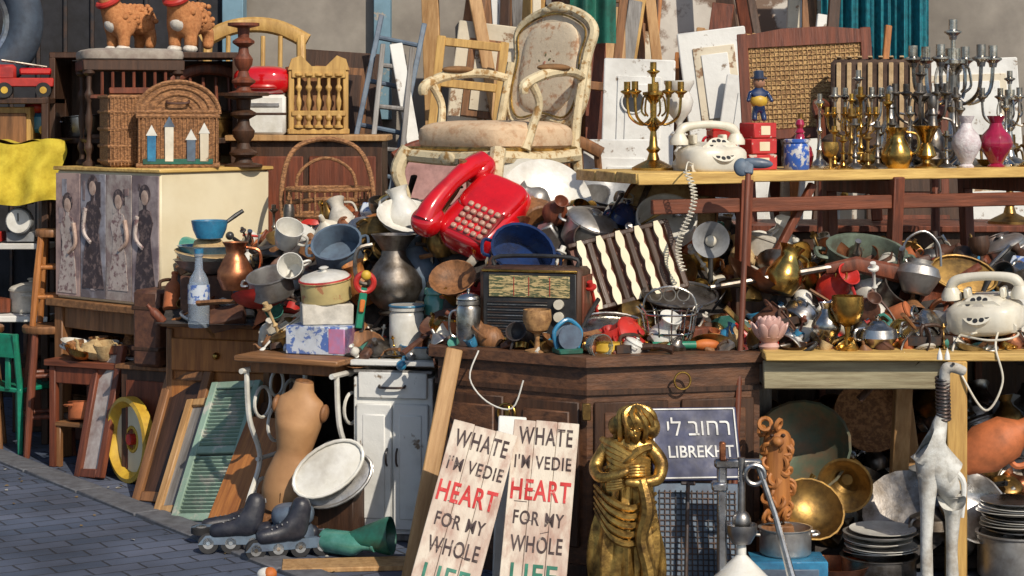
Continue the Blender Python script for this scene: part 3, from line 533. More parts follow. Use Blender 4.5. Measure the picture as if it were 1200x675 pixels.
one('serving_plate',k_plate,enam,.13,(1.88,7.3,.9),(30,0,0)); one('brass_bell',k_cone,brass,.09,(.46,7.2,.8),(0,0,0)); one('steel_dish',k_tray,silver,.12,(.36,7.22,.84),(35,0,15)); one('serving_dish',k_tray,pewter,.11,(.62,7.36,.96),(25,0,10))
b=B(); k_lpot(b,alum,.1); b.done('stock_pot',(.28,7.75,1.13),(20,20,0)); one('copper_pan',k_pan,copper,.12,(.9,7.5,1.0),(35,0,100)); one('brass_coffee_pot',k_jug,brass,.1,(1.0,7.45,.97),(0,20,30)); one('brass_tray',k_tray,oldbrass,.1,(1.72,7.6,1.02),(50,10,0)); one('wooden_bowl',k_bowl,wmid,.09,(-.22,7.62,.98),(40,-10,0))
b=B(); b.tube(crv([(0,0,0),(-.03,.02,.1),(-.02,.02,.22),(-.05,0,.32)],5),[.02,.016,.014,.02],wmid); b.done('wooden_club',(-.3,7.9,1.15),(0,28,0))
M=leanM((.755,6.9,0),(.872,7.34,1.45),(1,0,0)); b=B(); b.cyl((0,0,0),(0,0,1.5),.011,wred,n=10); b.box((0,0,1.51),(.035,.03,.05),bsteel); b.sq((.03,0,1.53),(.06,.018,.02),bsteel); b.sq((-.025,0,1.51),(.03,.018,.035),bsteel); b.done('walking_stick',M=M)
# ------------------------------------------------------------------ upper table items
def candelabrum(name,m,h,n,rad_,loc,rz=0,drops=False):
    b=B(); b.lathe(P['stick'],m,h*.2,h*.8,20)
    cup=[(0,0),(.4,0),(.5,.2),(1,.35),(1,.42),(.5,.5),(.5,1),(0,1)]
    b.lathe(cup,m,h*.06,h*.14,14,Tm(z=h*.86)); b.cyl((0,0,h*.7),(0,0,h*.88),h*.016,m)
    for i in range(n):
        b.T=Tm(rz=rz+i*360/n); b.tube(crv([(0,0,h*.5),(rad_*.4,0,h*.42),(rad_*.9,0,h*.5),(rad_,0,h*.68)],5),h*.014,m,6); b.tube(crv([(rad_*.1,0,h*.62),(rad_*.35,0,h*.68),(rad_*.45,0,h*.55),(rad_*.3,0,h*.5)],4),h*.01,m,5)
        b.lathe(cup,m,h*.062,h*.15,14,Tm(rad_,0,h*.67))
        if drops: b.sq((rad_,0,h*.62),(.006,.006,.02),silver,nu=8,nv=6)
    b.T=Matrix(); return b.done(name,loc)
candelabrum('brass_candelabra',brass,.42,5,.11,U(.2,.28),10); candelabrum('silver_candelabra',silver,.62,6,.17,U(1.72,.4),0,True); candelabrum('silver_candelabra',silver,.4,4,.11,U(1.25,.42),20)
candelabrum('silver_candelabra',pewter,.42,5,.11,U(1.48,.3),40); candelabrum('brass_menorah',brass,.3,6,.1,U(1.1,.25),5); candelabrum('silver_candelabra',silver,.4,4,.12,U(1.9,.25),5)
b=B(); b.lathe(P['urn'],enam,.06,.22,24); b.lathe(P['turned'],enam,.035,.14,16,Tm(z=-.13)); b.done('white_urn',U(.36,.36,ZT+.13))
b=B(); b.box((0,0,.08),(.1,.09,.16),redp); b.box((0,-.001,.16),(.105,.092,.02),red); hook(b,red,-.05,.03,.13,-.03,.006); b.done('red_metal_box',U(.49,.25),(0,0,12))
bx=mk('red_patterned_box',(.5,.03,.03),(.6,.5,.4),.4,s=26,lo=.6,hi=.63)
for i,(w,z) in enumerate(((.12,0),(.115,.062),(.11,.124))):
    b=B(); b.box((0,0,.03),(w,.1,.06),bx); b.box((0,-.0505,.03),(w*.4,.002,.035),cream,bev=.0005); b.done('red_tin_box',U(.6,.16,ZT+z),(0,0,20+i*5))
b=B(); b.skin([(0,0,.07,.022),(0,0,.11,.026),(0,0,.135,.012),(0,0,.155,.022),(-.035,0,.115,.01),(-.05,-.02,.08,.008),(.035,0,.115,.01),(.05,-.02,.08,.008),(-.018,0,.035,.012),(-.02,-.01,.005,.012),(.018,0,.035,.012),(.02,-.01,.005,.012)],[(0,1),(1,2),(2,3),(1,4),(4,5),(1,6),(6,7),(0,8),(8,9),(0,10),(10,11)],navy)
b.sq((0,-.004,.158),(.024,.024,.025),mk('doll_skin',(.5,.25,.15),None)); b.lathe([(1,0),(1,.15),(.6,.2),(.55,.9),(0,1)],navy,.034,.035,18,Tm(z=.172)); b.sq((0,0,.085),(.035,.028,.03),yel); b.cyl((-.008,-.024,.165),(-.008,-.028,.165),.003,black,n=6); b.cyl((.008,-.024,.165),(.008,-.028,.165),.003,black,n=6)
b.done('clown_figurine',U(.61,.17,ZT+.184),(0,0,10))
b=B(); b.lathe(P['jar'],blueg,.05,.12,24); b.done('blue_ceramic_jar',U(.74,.1))
b=B(); b.lathe(P['decant'],redglass,.055,.2,28); b.done('red_glass_decanter',U(.82,.2)); b=B(); b.lathe(P['vase'],mk('white_ceramic',(.7,.66,.66),(.5,.4,.42),.4,s=40,bump=1),.06,.21,28); b.done('white_vase',U(1.52,.05)); b=B(); b.lathe(P['vase'],redglass,.068,.21,28,rip=.03,rn=12); b.done('red_vase',U(1.67,.05))
b=B(); b.lathe([(0,0),(.8,0),(.8,.04),(.3,.12),(.25,.2),(.7,.3),(.5,.5),(.3,.6),(.7,.9),(1,1),(.9,1),(.2,.6),(0,.6)],brass,.06,.17,28); b.done('brass_vase',U(1.33,.06)); b=B(); k_tea(b,pewter,.09); b.done('pewter_teapot',U(1.42,.16))
b=B(); b.lathe(P['decant'],pewter,.055,.3,24); hook(b,pewter,.04,.06,.2,.05,.006); b.done('pewter_ewer',U(1.48,.22)); b=B(); b.lathe(P['decant'],silver,.06,.34,24); hook(b,silver,.04,.06,.22,.05,.006); b.done('silver_ewer',U(1.36,.35))
one('brass_jug',k_jug,brass,.09,U(1.2,.08)); one('gilt_crown_ornament',k_gob,gold,.08,U(.87,.06)); one('brass_teapot',k_tea,brass,.08,U(1.18,.2)); one('brass_bowl',k_bowl,brass,.05,U(1.75,.2)); 
for i,(u,v,h,m) in enumerate(((.95,.15,.17,brass),(1.0,.08,.2,pewter),(1.05,.18,.24,oldbrass),(1.1,.07,.19,pewter),(.98,.3,.3,silver),(1.16,.14,.16,silver),(1.2,.33,.33,brass),(1.62,.22,.27,silver),(1.66,.3,.33,pewter),(1.8,.15,.28,silver),(1.84,.06,.2,brass),(1.35,.2,.25,silver),(1.3,.28,.3,brass),(.92,.35,.22,oldbrass),(.93,.06,.13,brass),(1.04,.05,.14,oldbrass),(1.25,.18,.2,pewter),(1.43,.06,.15,silver))):
    b=B(); b.lathe(P['stick'],m,.042,h,18); b.done('candlestick',U(u,v))
# ------------------------------------------------------------------ bottom front things
def heart(base,top,right,w,l):
    b=B()
    for i in range(3): b.box(((i-1)*w/3,0,l/2+R.uniform(-.004,.004)),(w/3-.0012,.018,l),signw,bev=.002)
    rows=[("WHATE",tdk,.82,.072),("I'M VEDIE",tdk,.86,.056),("HEART",tred,.9,.085),("FOR MY",tdk,.76,.056),("WHOLE",tdk,.78,.066),("LIFE",tgr,.7,.085)]
    z=l-.055
    for i,(t,m,f,h) in enumerate(rows):
        b.text(t,m,w*f,h*.84,Tm(R.uniform(-.003,.003),-.0105,z,0,R.uniform(-1.2,1.2)),off=.012 if i!=2 else .02,sp=1.12); z-=(h+rows[min(i+1,5)][3])/2+.026
    for i in range(4): b.box((R.uniform(-.3,.3)*w,-.0095,R.uniform(.1,.9)*l),(R.uniform(.01,.05),.0012,.0025),tdk,(0,R.uniform(-20,20),0),bev=.0002)
    b.done('painted_text_sign',M=leanM(base,top,right))
heart((-.25,6.55,0),(-.08,6.83,.6),(1,.05,0),.225,.64); heart((.06,6.6,0),(.122,6.86,.6),(1,.0,0),.225,.635)
b=B(); b.box((0,0,.42),(.06,.02,.84),wpine); b.done('wooden_plank',M=leanM((-.36,6.95,0),(-.2,7.2,.83),(1,.2,0)))
b=B(); b.box((0,0,.3),(.1,.015,.6),pwhite); b.done('wooden_plank',M=leanM((-.02,6.85,0),(0,7.02,.52),(1,.2,0)))
# gold statue: draped woman, head bowed, arms folded
b=B()
n=[(0,0,.36,.062),(.01,0,.43,.052),(0,0,.5,.062,.052),(.01,-.005,.55,.036),(.025,-.03,.578,.024),(.035,-.055,.605,.036,.036),
(-.068,0,.53,.032),(-.108,-.03,.46,.026),(-.085,-.085,.435,.022),(-.02,-.105,.45,.018),(.02,-.1,.47,.014),
(.078,0,.535,.032),(.125,-.02,.48,.028),(.115,-.07,.43,.023),(.05,-.105,.425,.018),(.0,-.11,.43,.014)]
b.skin(n,[(0,1),(1,2),(2,3),(3,4),(4,5),(2,6),(6,7),(7,8),(8,9),(9,10),(2,11),(11,12),(12,13),(13,14),(14,15)],gold)
b.sq((.035,-.02,.628),(.056,.056,.046),gold); b.sq((-.01,.01,.6),(.055,.045,.042),gold); b.sq((.085,-.005,.6),(.032,.04,.04),gold); b.sq((.03,.04,.585),(.06,.04,.05),gold)
for i in range(13): a=i*.5; b.tube(crv([(.035,-.03,.675),(.035+.052*cos(a),-.015+.052*sin(a),.655),(.035+.064*cos(a+.3),-.005+.058*sin(a+.3),.605),(.02+.06*cos(a+.5),.01+.05*sin(a+.5),.555)],4),.011,gold,6)
b.sq((.036,-.093,.597),(.006,.01,.012),gold); b.sq((.022,-.086,.607),(.006,.005,.004),gold); b.sq((.05,-.086,.607),(.006,.005,.004),gold); b.sq((.035,-.086,.583),(.01,.006,.004),gold)
for i in range(4): b.tube(crv([(.018,-.1,.477-.009*i),(.045,-.1,.482-.01*i),(.068,-.085,.48-.01*i)],3),.006,gold,6); b.tube(crv([(-.005,-.112,.436-.008*i),(-.03,-.112,.432-.009*i),(-.055,-.1,.428-.009*i)],3),.006,gold,6)
def drape(u,v):
    a=2*pi*u; z=.44*v; r=.1+.012*sin(z*12)-.02*max(0,(v-.6))*2+.03*max(0,.15-v)
    r*=1+.1*cos(9*a+5*z)+.06*cos(17*a-9*z+1); return (r*cos(a)*1.08,r*sin(a)*.82,z)
b.grid(drape,90,40,gold)
for k in range(5): b.tube(crv([(-.108,-.02,.4-.02*k),(-.04,-.095,.36-.03*k),(.03,-.1,.34-.03*k),(.104,-.03,.38-.03*k)],5),[.006,.014,.012,.006],gold,7)
for k in range(6): b.tube(crv([(-.085+.006*k,.0,.555-.014*k),(-.04,-.055-.002*k,.545-.018*k),(.02,-.066,.515-.014*k),(.08,-.03,.49-.01*k)],5),[.01,.016,.015,.01],gold,7)
b.tube(crv([(.09,-.04,.54),(.05,-.06,.53),(0,-.07,.49),(-.07,-.04,.46)],5),[.01,.015,.015,.01],gold,7)
b.tube(crv([(.06,-.1,.44),(.08,-.11,.34),(.06,-.11,.24),(.085,-.105,.12),(.07,-.1,.02)],6),[.02,.025,.022,.026,.03],gold,8)
b.cyl((0,0,-.0),(0,0,.025),.12,gold,n=28)
b.done('gold_woman_statue',(.385,6.7,0),(0,0,-8),.98)
b=B(); b.box((0,0,.13),(.31,.012,.26),signblue,bev=.004)
for z in (.008,.252): b.box((0,-.009,z),(.29,.004,.005),twh,bev=.0005)
for x in (-.145,.145): b.box((x,-.009,.13),(.005,.004,.24),twh,bev=.0005)
b.text("יל בוחר",twh,.22,.065,Tm(.015,-.009,.19)); b.text("LIBREKHT",twh,.23,.042,Tm(.018,-.009,.1),off=.012)
b.done('street_name_sign',M=leanM((.64,6.84,.38),(.625,6.98,.67),(1,.12,0)))
b=B(); b.box((0,0,.19),(.3,.03,.38),bsteel)
for i in range(15): b.box((-.13+i*.0186,-.018,.19),(.004,.006,.33),iron,bev=.001)
for i in range(18): b.box((0,-.018,.03+i*.0186),(.27,.006,.004),iron,bev=.001)
b.done('metal_grille',M=leanM((.63,6.76,0),(.635,6.86,.375),(1,.06,0)))
b=B(); b.cyl((0,0,0),(0,0,.4),.007,iron); b.box((0,0,.4),(.05,.012,.012),iron); b.done('iron_rod',M=leanM((.58,6.66,0),(.6,6.78,.4),(1,0,0)))
b=B()
b.skin([(0,0,0,.05),(.01,-.01,.1,.055),(-.005,-.02,.2,.05),(.01,-.02,.28,.055),(0,-.02,.34,.05)],[(0,1),(1,2),(2,3),(3,4)],worange)
for i in range(32): a=R.uniform(pi,2*pi); z=R.uniform(.02,.36); b.tor((.048*cos(a),.048*sin(a)-.01,z),R.uniform(.012,.024),.008,worange,(R.uniform(50,120),0,R.uniform(-60,60)),n=12,k=6)
b.sq((0,-.075,.3),(.022,.02,.018),worange); b.sq((-.02,-.065,.32),(.008,.008,.006),wdark); b.sq((.02,-.065,.32),(.008,.008,.006),wdark); b.box((0,0,-.1),(.12,.1,.2),wmid)
b.done('carved_lion_ornament',(.925,7.0,.2))
# juicer press
b=B(); b.cyl((0,0,0),(0,0,.02),.09,enam,n=28); b.box((-.05,.02,.2),(.03,.04,.4),steel,bev=.01); b.lathe(P['cone'],enam,.095,.12,28,Tm(.01,0,.03)); b.lathe([(0,0),(.6,0),(1,.6),(1,1),(.9,1),(.5,.2),(0,.2)],steel,.05,.06,24,Tm(.01,0,.15)); b.box((0,.01,.4),(.15,.03,.03),steel,bev=.008); b.cyl((.01,0,.22),(.01,0,.42),.012,steel); b.box((-.06,0,.33),(.05,.05,.03),steel,bev=.008)
b.sq((.01,0,.22),(.03,.03,.035),steel); b.tube([(.06,-.01,.4),(.11,-.04,.25),(.16,-.08,.05)],[.01,.009,.014],steel); b.tube([(.16,-.08,.06),(.185,-.1,.0)],.016,black); b.tor((.05,-.02,.37),.03,.008,steel,(90,0,0)); b.box((-.05,0,.44),(.02,.02,.06),copper)
b.done('juice_press',(.75,6.6,.06),(0,0,0),1.05); b=B(); b.box((0,0,.03),(.26,.2,.06),wmid); b.done('wooden_block',(.77,6.62,0))
one('aluminium_pot',k_pot,alum,.09,(.95,6.92,.11)); b=B(); b.box((0,0,.055),(.26,.16,.11),benam); b.box((0,-.002,.055),(.2,.162,.06),bsteel); b.done('blue_crate',(.95,6.88,0)); 
b=B()
for i in range(8): b.lathe(P['plate'],enam if i%3 else alum,R.uniform(.11,.13),.018,32,Tm(R.uniform(-.012,.012),R.uniform(-.012,.012),i*.011,R.uniform(-3,3)))
b.done('plate_stack',(1.29,7.0,.09)); b=B(); b.lathe(P['pot'],pewter,.13,.09,28); b.done('cooking_pot',(1.29,7.0,0))
b=B()
for i in range(9): b.lathe(P['plate'],enam if i%4 else steel,R.uniform(.11,.13),.018,32,Tm(R.uniform(-.012,.012),R.uniform(-.012,.012),i*.012,R.uniform(-3,3)))
b.done('plate_stack',(1.78,7.05,.16)); b=B(); b.lathe(P['pot'],alum,.13,.16,28); b.done('cooking_pot',(1.78,7.05,0))
b=B(); b.lathe([(0,0),(.5,.0),(.5,.1),(.25,.3),(.22,.5),(.5,.8),(1,1),(.92,1),(.2,.6),(0,.6)],oldbrass,.1,.2,32); b.done('bronze_horn_vase',(1.24,7.3,.33),(95,0,-15))
b=B(); b.lathe([(0,0),(.6,0),(.65,.05),(1,.3),(.9,.6),(.4,.78),(.35,.9),(.5,1),(0,1)],terra,.09,.33,32); hook(b,terra,.06,.16,.29,.06,.012); b.done('clay_jug',(1.62,7.2,.38),(0,62,0))
one('large_metal_bowl',k_bowl,mk('green_bronze',(.16,.2,.14),(.3,.2,.12),.4,.6),.19,(1.08,7.35,.36),(50,-30,0)); one('steel_bowl',k_bowl,steel,.14,(1.62,7.15,.2),(50,30,0)); one('steel_tray',k_plate,pewter,.16,(1.42,7.15,.2),(58,-20,0)); one('copper_pan',k_bowl,copper,.13,(1.12,6.95,.0),(0,0,0))
one('wicker_tray',k_plate,wick,.14,(1.35,7.5,.5),(70,0,0)); one('brass_basin',k_bowl,oldbrass,.12,(1.05,7.1,.2),(50,10,0)); one('kettle',k_tea,pewter,.12,(1.5,7.1,.12),(0,0,40))
# white horse figure
b=B()
n=[(0,0,.43,.058),(-.03,.0,.47,.052),(.035,0,.4,.052),(.0,0,.54,.032),(.015,0,.6,.018),(.02,0,.68,.018),(.02,-.01,.755,.025),(.055,-.02,.75,.02),(.088,-.025,.735,.016),
(-.04,-.02,.3,.026),(-.045,-.02,.15,.02),(-.04,-.02,0,.024),(-.035,.03,.3,.022),(-.03,.03,.15,.018),(-.03,.03,0,.022),(.045,-.02,.28,.028),(.04,-.02,.15,.019),(.045,-.02,0,.024),(.055,.03,.28,.022),(.055,.03,.14,.017),(.05,.03,0,.022)]
b.skin(n,[(0,1),(0,2),(1,3),(3,4),(4,5),(5,6),(6,7),(7,8),(1,9),(9,10),(10,11),(1,12),(12,13),(13,14),(2,15),(15,16),(16,17),(2,18),(18,19),(19,20)],mk('horse_white',(.62,.62,.58),(.4,.38,.33),.6,s=25,bump=.7,grime=.7,gc=(.22,.17,.12)))
for x in (.005,.03): b.lathe([(1,0),(.8,.4),(0,1)],pwhite,.01,.04,10,Tm(x,.0,.775))
for i in range(12): b.tor((.018-.0004*i,0,.58+i*.012),.021,.005,iron,(12,0,0),n=14,k=6)
b.tube(crv([(.06,.0,.4),(.085,0,.36),(.08,0,.25)],4),[.012,.01,.006],pwhite); b.cyl((.04,-.037,.765),(.042,-.042,.765),.005,black,n=8)
b.done('white_wooden_horse',(1.46,6.82,0),(0,0,0),1.03)
# ------------------------------------------------------------------ left foreground
b=B(); w,l=.22,.63
for x in (-w/2,w/2): b.box((x,0,l/2),(.034,.026,l),pgreen)
for z in (.017,l*.5,l-.017): b.box((0,0,z),(w-.03,.024,.034),pgreen)
for i in range(34):
    z=.045+i*.0168
    if abs(z-l*.5)>.02 and z<l-.04: b.box((0,0,z),(w-.034,.018,.006),pgreen,(-28,0,0),bev=.001)
b.box((0,.012,l/2),(w-.04,.003,l-.05),wdark)
b.done('green_shutter',M=leanM((-1.27,8.0,0),(-1.13,8.4,.6),(.8,-.5,0)))
def frame(base,top,right,w,l,t,m,inner=None):
    b=B()
    for x in (-w/2+t/2,w/2-t/2): b.box((x,0,l/2),(t,.03,l),m)
    for z in (t/2,l-t/2): b.box((0,0,z),(w-2*t,.028,t),m)
    if inner: b.box((0,.006,l/2),(w-t,.006,l-t),inner)
    b.done('picture_frame',M=leanM(base,top,right))
frame((-1.5,8.38,0),(-1.38,8.62,.56),(.8,-.55,0),.26,.58,.045,wmid,wdark); frame((-1.4,8.15,0),(-1.29,8.5,.5),(.8,-.55,0),.17,.53,.035,wpine,wgrey); frame((-1.9,8.95,0),(-1.83,9.12,.58),(.7,-.65,0),.2,.6,.04,wred,mk('print_pale',(.5,.45,.42),(.3,.22,.2),.6))
b=B(); b.box((0,0,.25),(.22,.02,.46),worange); b.done('wooden_board',M=leanM((-1.13,7.9,0),(-.98,8.15,.42),(.8,-.55,0)))
frame((-1.05,8.12,0),(-.93,8.42,.5),(.8,-.5,0),.24,.5,.04,wmid,None)
b=B(); b.lathe([(0,0),(.25,0),(.25,.3),(.3,.3),(.32,.15),(.75,.15),(.8,.5),(.9,1),(1,.9),(1,0),(0,0)],yel,.19,.05,44); b.lathe([(.32,.0),(.76,.0)],cream,.19,1,40,Tm(z=.012)); b.cyl((0,0,.0),(0,0,.03),.025,redp); b.done('yellow_wheel',(-1.68,8.86,.19),(90,0,-52))
table('side_table',-2.12,-1.62,9.1,9.45,.5,wredx,.035,wred,rot=-25)
b=B(); b.box((0,0,.2),(.42,.3,.02),wmidx)
for x in (-.19,.19):
    for y in (-.13,.13): b.box((x,y,.1),(.025,.025,.2),wmid)
b.done('low_shelf',(-1.87,9.27,0),(0,0,-25))
ltp=lambda x:9.15
b=B(); scatter(b,lambda x,y:.51,poisson(-2.04,-1.72,ltp,20,.055,(-.02,.26)),[k_bowl,k_plate,k_box,k_tray,k_cup,k_clock,k_jug,k_tea],[wmid,wick,brass,enam,wred,straw,iron],.06,.11,12); scatter(b,lambda x,y:.215,[(-1.98,9.25),(-1.85,9.22),(-1.75,9.2)],[k_box,k_pot,k_bowl],mats_mix,.08,.1,10); b.done('trinket_pile')
b=B(); b.box((0,0,.17),(.14,.32,.34),leather,bev=.015)
for z in (.08,.26): b.box((0,0,z),(.146,.326,.02),wdark)
b.tube(crv([(0,-.05,.34),(0,-.04,.37),(0,.04,.37),(0,.05,.34)],4),.008,wdark); b.done('suitcase',(-1.55,8.92,.52),(0,0,-25))
b=B(); b.box((0,0,.25),(.3,.3,.5),wdark); b.box((0,0,.508),(.34,.34,.02),wmid); b.box((0,-.152,.25),(.24,.01,.4),wred); b.done('wooden_stand',(-1.55,8.98,0),(0,0,-25))
def stool(name,loc,rot,h,r,m,sm=None,splay=.3):
    b=B(); sm=sm or m
    b.lathe([(0,0),(.95,0),(1,.3),(1,.8),(.95,1),(0,1)],sm,r,.035,28,Tm(z=h-.035))
    P4=[]
    for i in range(4):
        a=pi/4+i*pi/2; t=Vector((r*.75*cos(a),r*.75*sin(a),h-.03)); q=Vector((r*(1+splay)*cos(a),r*(1+splay)*sin(a),0)); b.tube([t,(t+q)/2,q],[.017,.02,.015],m,8); P4.append((t,q))
    for f in (.35,.68):
        for i in range(4): a=P4[i][0].lerp(P4[i][1],f); c=P4[(i+1)%4][0].lerp(P4[(i+1)%4][1],f); b.cyl(a,c,.011,m,n=8)
    return b.done(name,loc,rot)
stool('bar_stool',(-2.24,9.6,0),(0,0,20),.62,.12,wred,wmid); stool('wooden_stool',(-2.22,9.61,.62),(0,0,0),.46,.08,worange,wmid,splay=.35); stool('wooden_stool',(-2.62,9.75,0),(0,0,10),.6,.13,wmid)
b=B()
b.box((0,0,.42),(.42,.42,.03),green,bev=.01)
for x in (-.19,.19):
    for y in (-.19,.19): b.tube([(x,y,.42),(x*1.15,y*1.15,0)],[.025,.018],green)
    b.tube([(x,.19,.42),(x,.24,.8)],.022,green)
b.box((0,.225,.72),(.4,.03,.16),green)
for x in (-.1,0,.1): b.box((x,.21,.55),(.04,.02,.25),green)
b.done('green_plastic_chair',(-2.42,9.78,0),(0,0,150),.72)
b=B(); b.box((0,0,.18),(.5,.4,.36),wdark); b.box((0,-.205,.18),(.46,.01,.3),wred); b.box((.0,0,.5),(.4,.3,.26),leather,bev=.02); b.done('storage_trunk',(-2.35,10.45,0),(0,0,10))
b=B()
for z in (.62,.98,1.35,1.7): b.box((0,0,z),(.85,.42,.03),pwhite if z<1.1 else wdark)
for x in (-.41,.41):
    for y in (-.19,.19): b.box((x,y,.86),(.035,.035,1.72),pwhite if y<0 and x<0 else wdark)
scatter(b,lambda x,y:.64,[(-.3,-.05),(-.1,.0),(.1,-.08),(.3,0)],[k_pot,k_box,k_jug,k_lpot],mats_mix,.1,.13,5)
b.done('display_shelf',(-2.72,10.05,0))
for i,(x,m) in enumerate(((-2.6,redp),(-2.43,gray))):
    b=B(); b.box((0,0,.03),(.14,.12,.05),m); b.T=Tm(0,-.05,.11,90); b.lathe([(0,0),(.9,0),(1,.3),(.9,.8),(0,.85)],m,.07,.06,28); b.lathe([(0,0),(.82,.0)],enam,.07,1,28,Tm(z=.055)); b.cyl((0,0,.056),(.0,.04,.058),.003,black); b.T=Matrix(); b.lathe(P['plate'],alum,.09,.03,24,Tm(z=.19)); b.cyl((0,0,.16),(0,0,.2),.02,m); b.done('kitchen_scale',(x,9.9,.997))
b=B(); b.grid(lambda u,v:(-.26+.52*u+.015*sin(v*9),-.02-.03*sin(u*16+v*3)*(.4+v)-.06*v,.18-.3*v+.015*sin(u*9)),40,20,ycloth); b.grid(lambda u,v:(-.26+.52*u,-.02+.25*v,.18+.01*sin(u*20)),30,8,ycloth); b.done('yellow_blanket',(-2.46,9.8,1.32))
b=B(); b.box((0,.0,.28),(.4,.25,.3),wyel); b.box((0,-.13,.28),(.36,.02,.24),wmid); b.done('wooden_drawer_box',(-2.6,10.05,1.24),(0,0,0),1)
b=B(); b.box((0,0,.07),(.26,.1,.04),redp); b.box((-.08,0,.115),(.09,.1,.07),redp,bev=.012); b.box((-.126,0,.125),(.004,.08,.035),bsteel); b.box((.05,0,.12),(.14,.09,.03),red,bev=.008); b.tube([(.1,0,.14),(-.1,0,.17)],.006,pewter)
for i in range(5): b.cyl((-.08+i*.04,-.02,.14+.006*(4-i)),(-.08+i*.04,.02,.14+.006*(4-i)),.004,pewter)
for x in (-.085,.085):
    for y in (-.055,.055): b.cyl((x,y-.012,.035),(x,y+.012,.035),.035,rubber,n=18); b.cyl((x,y-.014,.035),(x,y+.014,.035),.016,yel,n=12)
b.done('toy_fire_truck',(-2.43,9.92,1.715),(0,0,12),1.1); b=B(); b.box((0,0,.06),(.16,.1,.1),benam,bev=.02); b.sq((0,0,.14),(.06,.05,.04),redp)
for x in (-.05,.05): b.cyl((x,-.06,.025),(x,.06,.025),.025,yel,n=14)
b.done('toy_car',(-2.4,10.05,1.53)); one('pink_mug',k_cup,mk('pink_plastic',(.6,.08,.15),None,.3),.13,(-2.56,9.98,1.53))
b=B(); b.tor((0,0,0),.3,.09,mk('blue_tyre',(.05,.07,.1),(.03,.04,.06),.6),(90,0,0),n=40,k=14); b.tor((0,0,0),.22,.03,steel,(90,0,0)); b.done('bicycle_tyre',(-2.75,10.0,2.1),(0,0,20))
b=B(); b.sq((0,0,.53),(.25,.2,.035),mk('seat_cloth',(.4,.36,.3),(.25,.2,.17),.9),.5,.4); b.box((0,0,.48),(.48,.38,.05),wdark)
for x in (-.21,.21):
    for y in (-.16,.16): b.lathe(P['turned'],wdark,.03,.46,14,Tm(x,y,0))
    b.box((x,0,.12),(.02,.3,.02),wdark)
for i in range(7): b.cyl((-.15+i*.05,-.17,.33),(-.15+i*.05,-.17,.45),.008,wred,n=6)
b.box((0,-.17,.33),(.42,.02,.02),wred); b.box((0,-.16,.14),(.4,.02,.02),wdark); b.done('upholstered_stool',(-1.86,9.68,1.388),(0,0,18))
b=B(); w,d,h=.37,.24,.25; b.box((0,0,h/2),(w,d,h),wick,bev=.02)
arc=[(-w/2*cos(pi*i/16),h+.15*sin(pi*i/16)) for i in range(17)]; b.prism(arc,d,wick)
for y in (-d/2,0,d/2): b.tube([(x*1.02,y,z) for x,z in arc],.011,wick,6)
for k in (.8,.6,.4): b.tube([(x*k,-d/2-.002,h+(z-h)*k) for x,z in arc],.006,wick,6)
for z in (.012,h-.01,h+.01): b.tube([(-w/2,-d/2,z),(w/2,-d/2,z),(w/2,d/2,z),(-w/2,d/2,z)],.012,wick,7,closed=True)
for i in range(22):
    x=-w/2+w*(i+.5)/22; b.cyl((x,-d/2-.002,.02),(x,-d/2-.002,h-.02),.005,wick,n=5)
for x,c,hh in ((-.12,benam,.12),(-.04,white,.16),(.06,bsteel,.1),(.12,pcream,.13)): b.box((x,-d/2-.01,.03+hh/2),(.04,.01,hh),c); b.prism([(-.026,0),(.026,0),(0,.05)],.01,bsteel if c is white else enam,Tm(x,-d/2-.01,.03+hh))
b.box((0,-d/2-.009,.03),(.32,.008,.025),dgreen); b.tube(crv([(-.05,-d/2,h+.06),(-.04,-d/2-.03,h+.05),(.04,-d/2-.03,h+.05),(.05,-d/2,h+.06)],4),.006,leather); b.done('wicker_picnic_basket',(-1.56,9.32,1.386),(0,0,8))
b=B(); b.box((0,0,.17),(.2,.2,.34),wick,bev=.02)
for z in (.03,.1,.18,.26,.33): b.tube([(-.1,-.1,z),(.1,-.1,z),(.1,.1,z),(-.1,.1,z)],.009,wick,6,closed=True)
for i in range(12): b.cyl((-.092+i*.0167,-.103,.01),(-.092+i*.0167,-.103,.33),.004,wick,n=5)
b.done('wicker_basket',(-1.82,9.36,1.386),(0,0,25)); b=B(); b.box((0,0,.015),(.34,.26,.03),wred); b.done('wooden_lid',(-1.74,9.45,1.73),(0,0,12))
b=B(); b.lathe(P['turned'],wdark,.09,.34,24); b.lathe(P['turned'],wred,.075,.34,24,Tm(z=.34)); b.cyl((0,0,.335),(0,0,.35),.12,wdark,n=24); b.box((.1,0,.25),(.2,.05,.012),wdark); b.done('turned_wooden_stand',(-1.27,9.42,1.386))
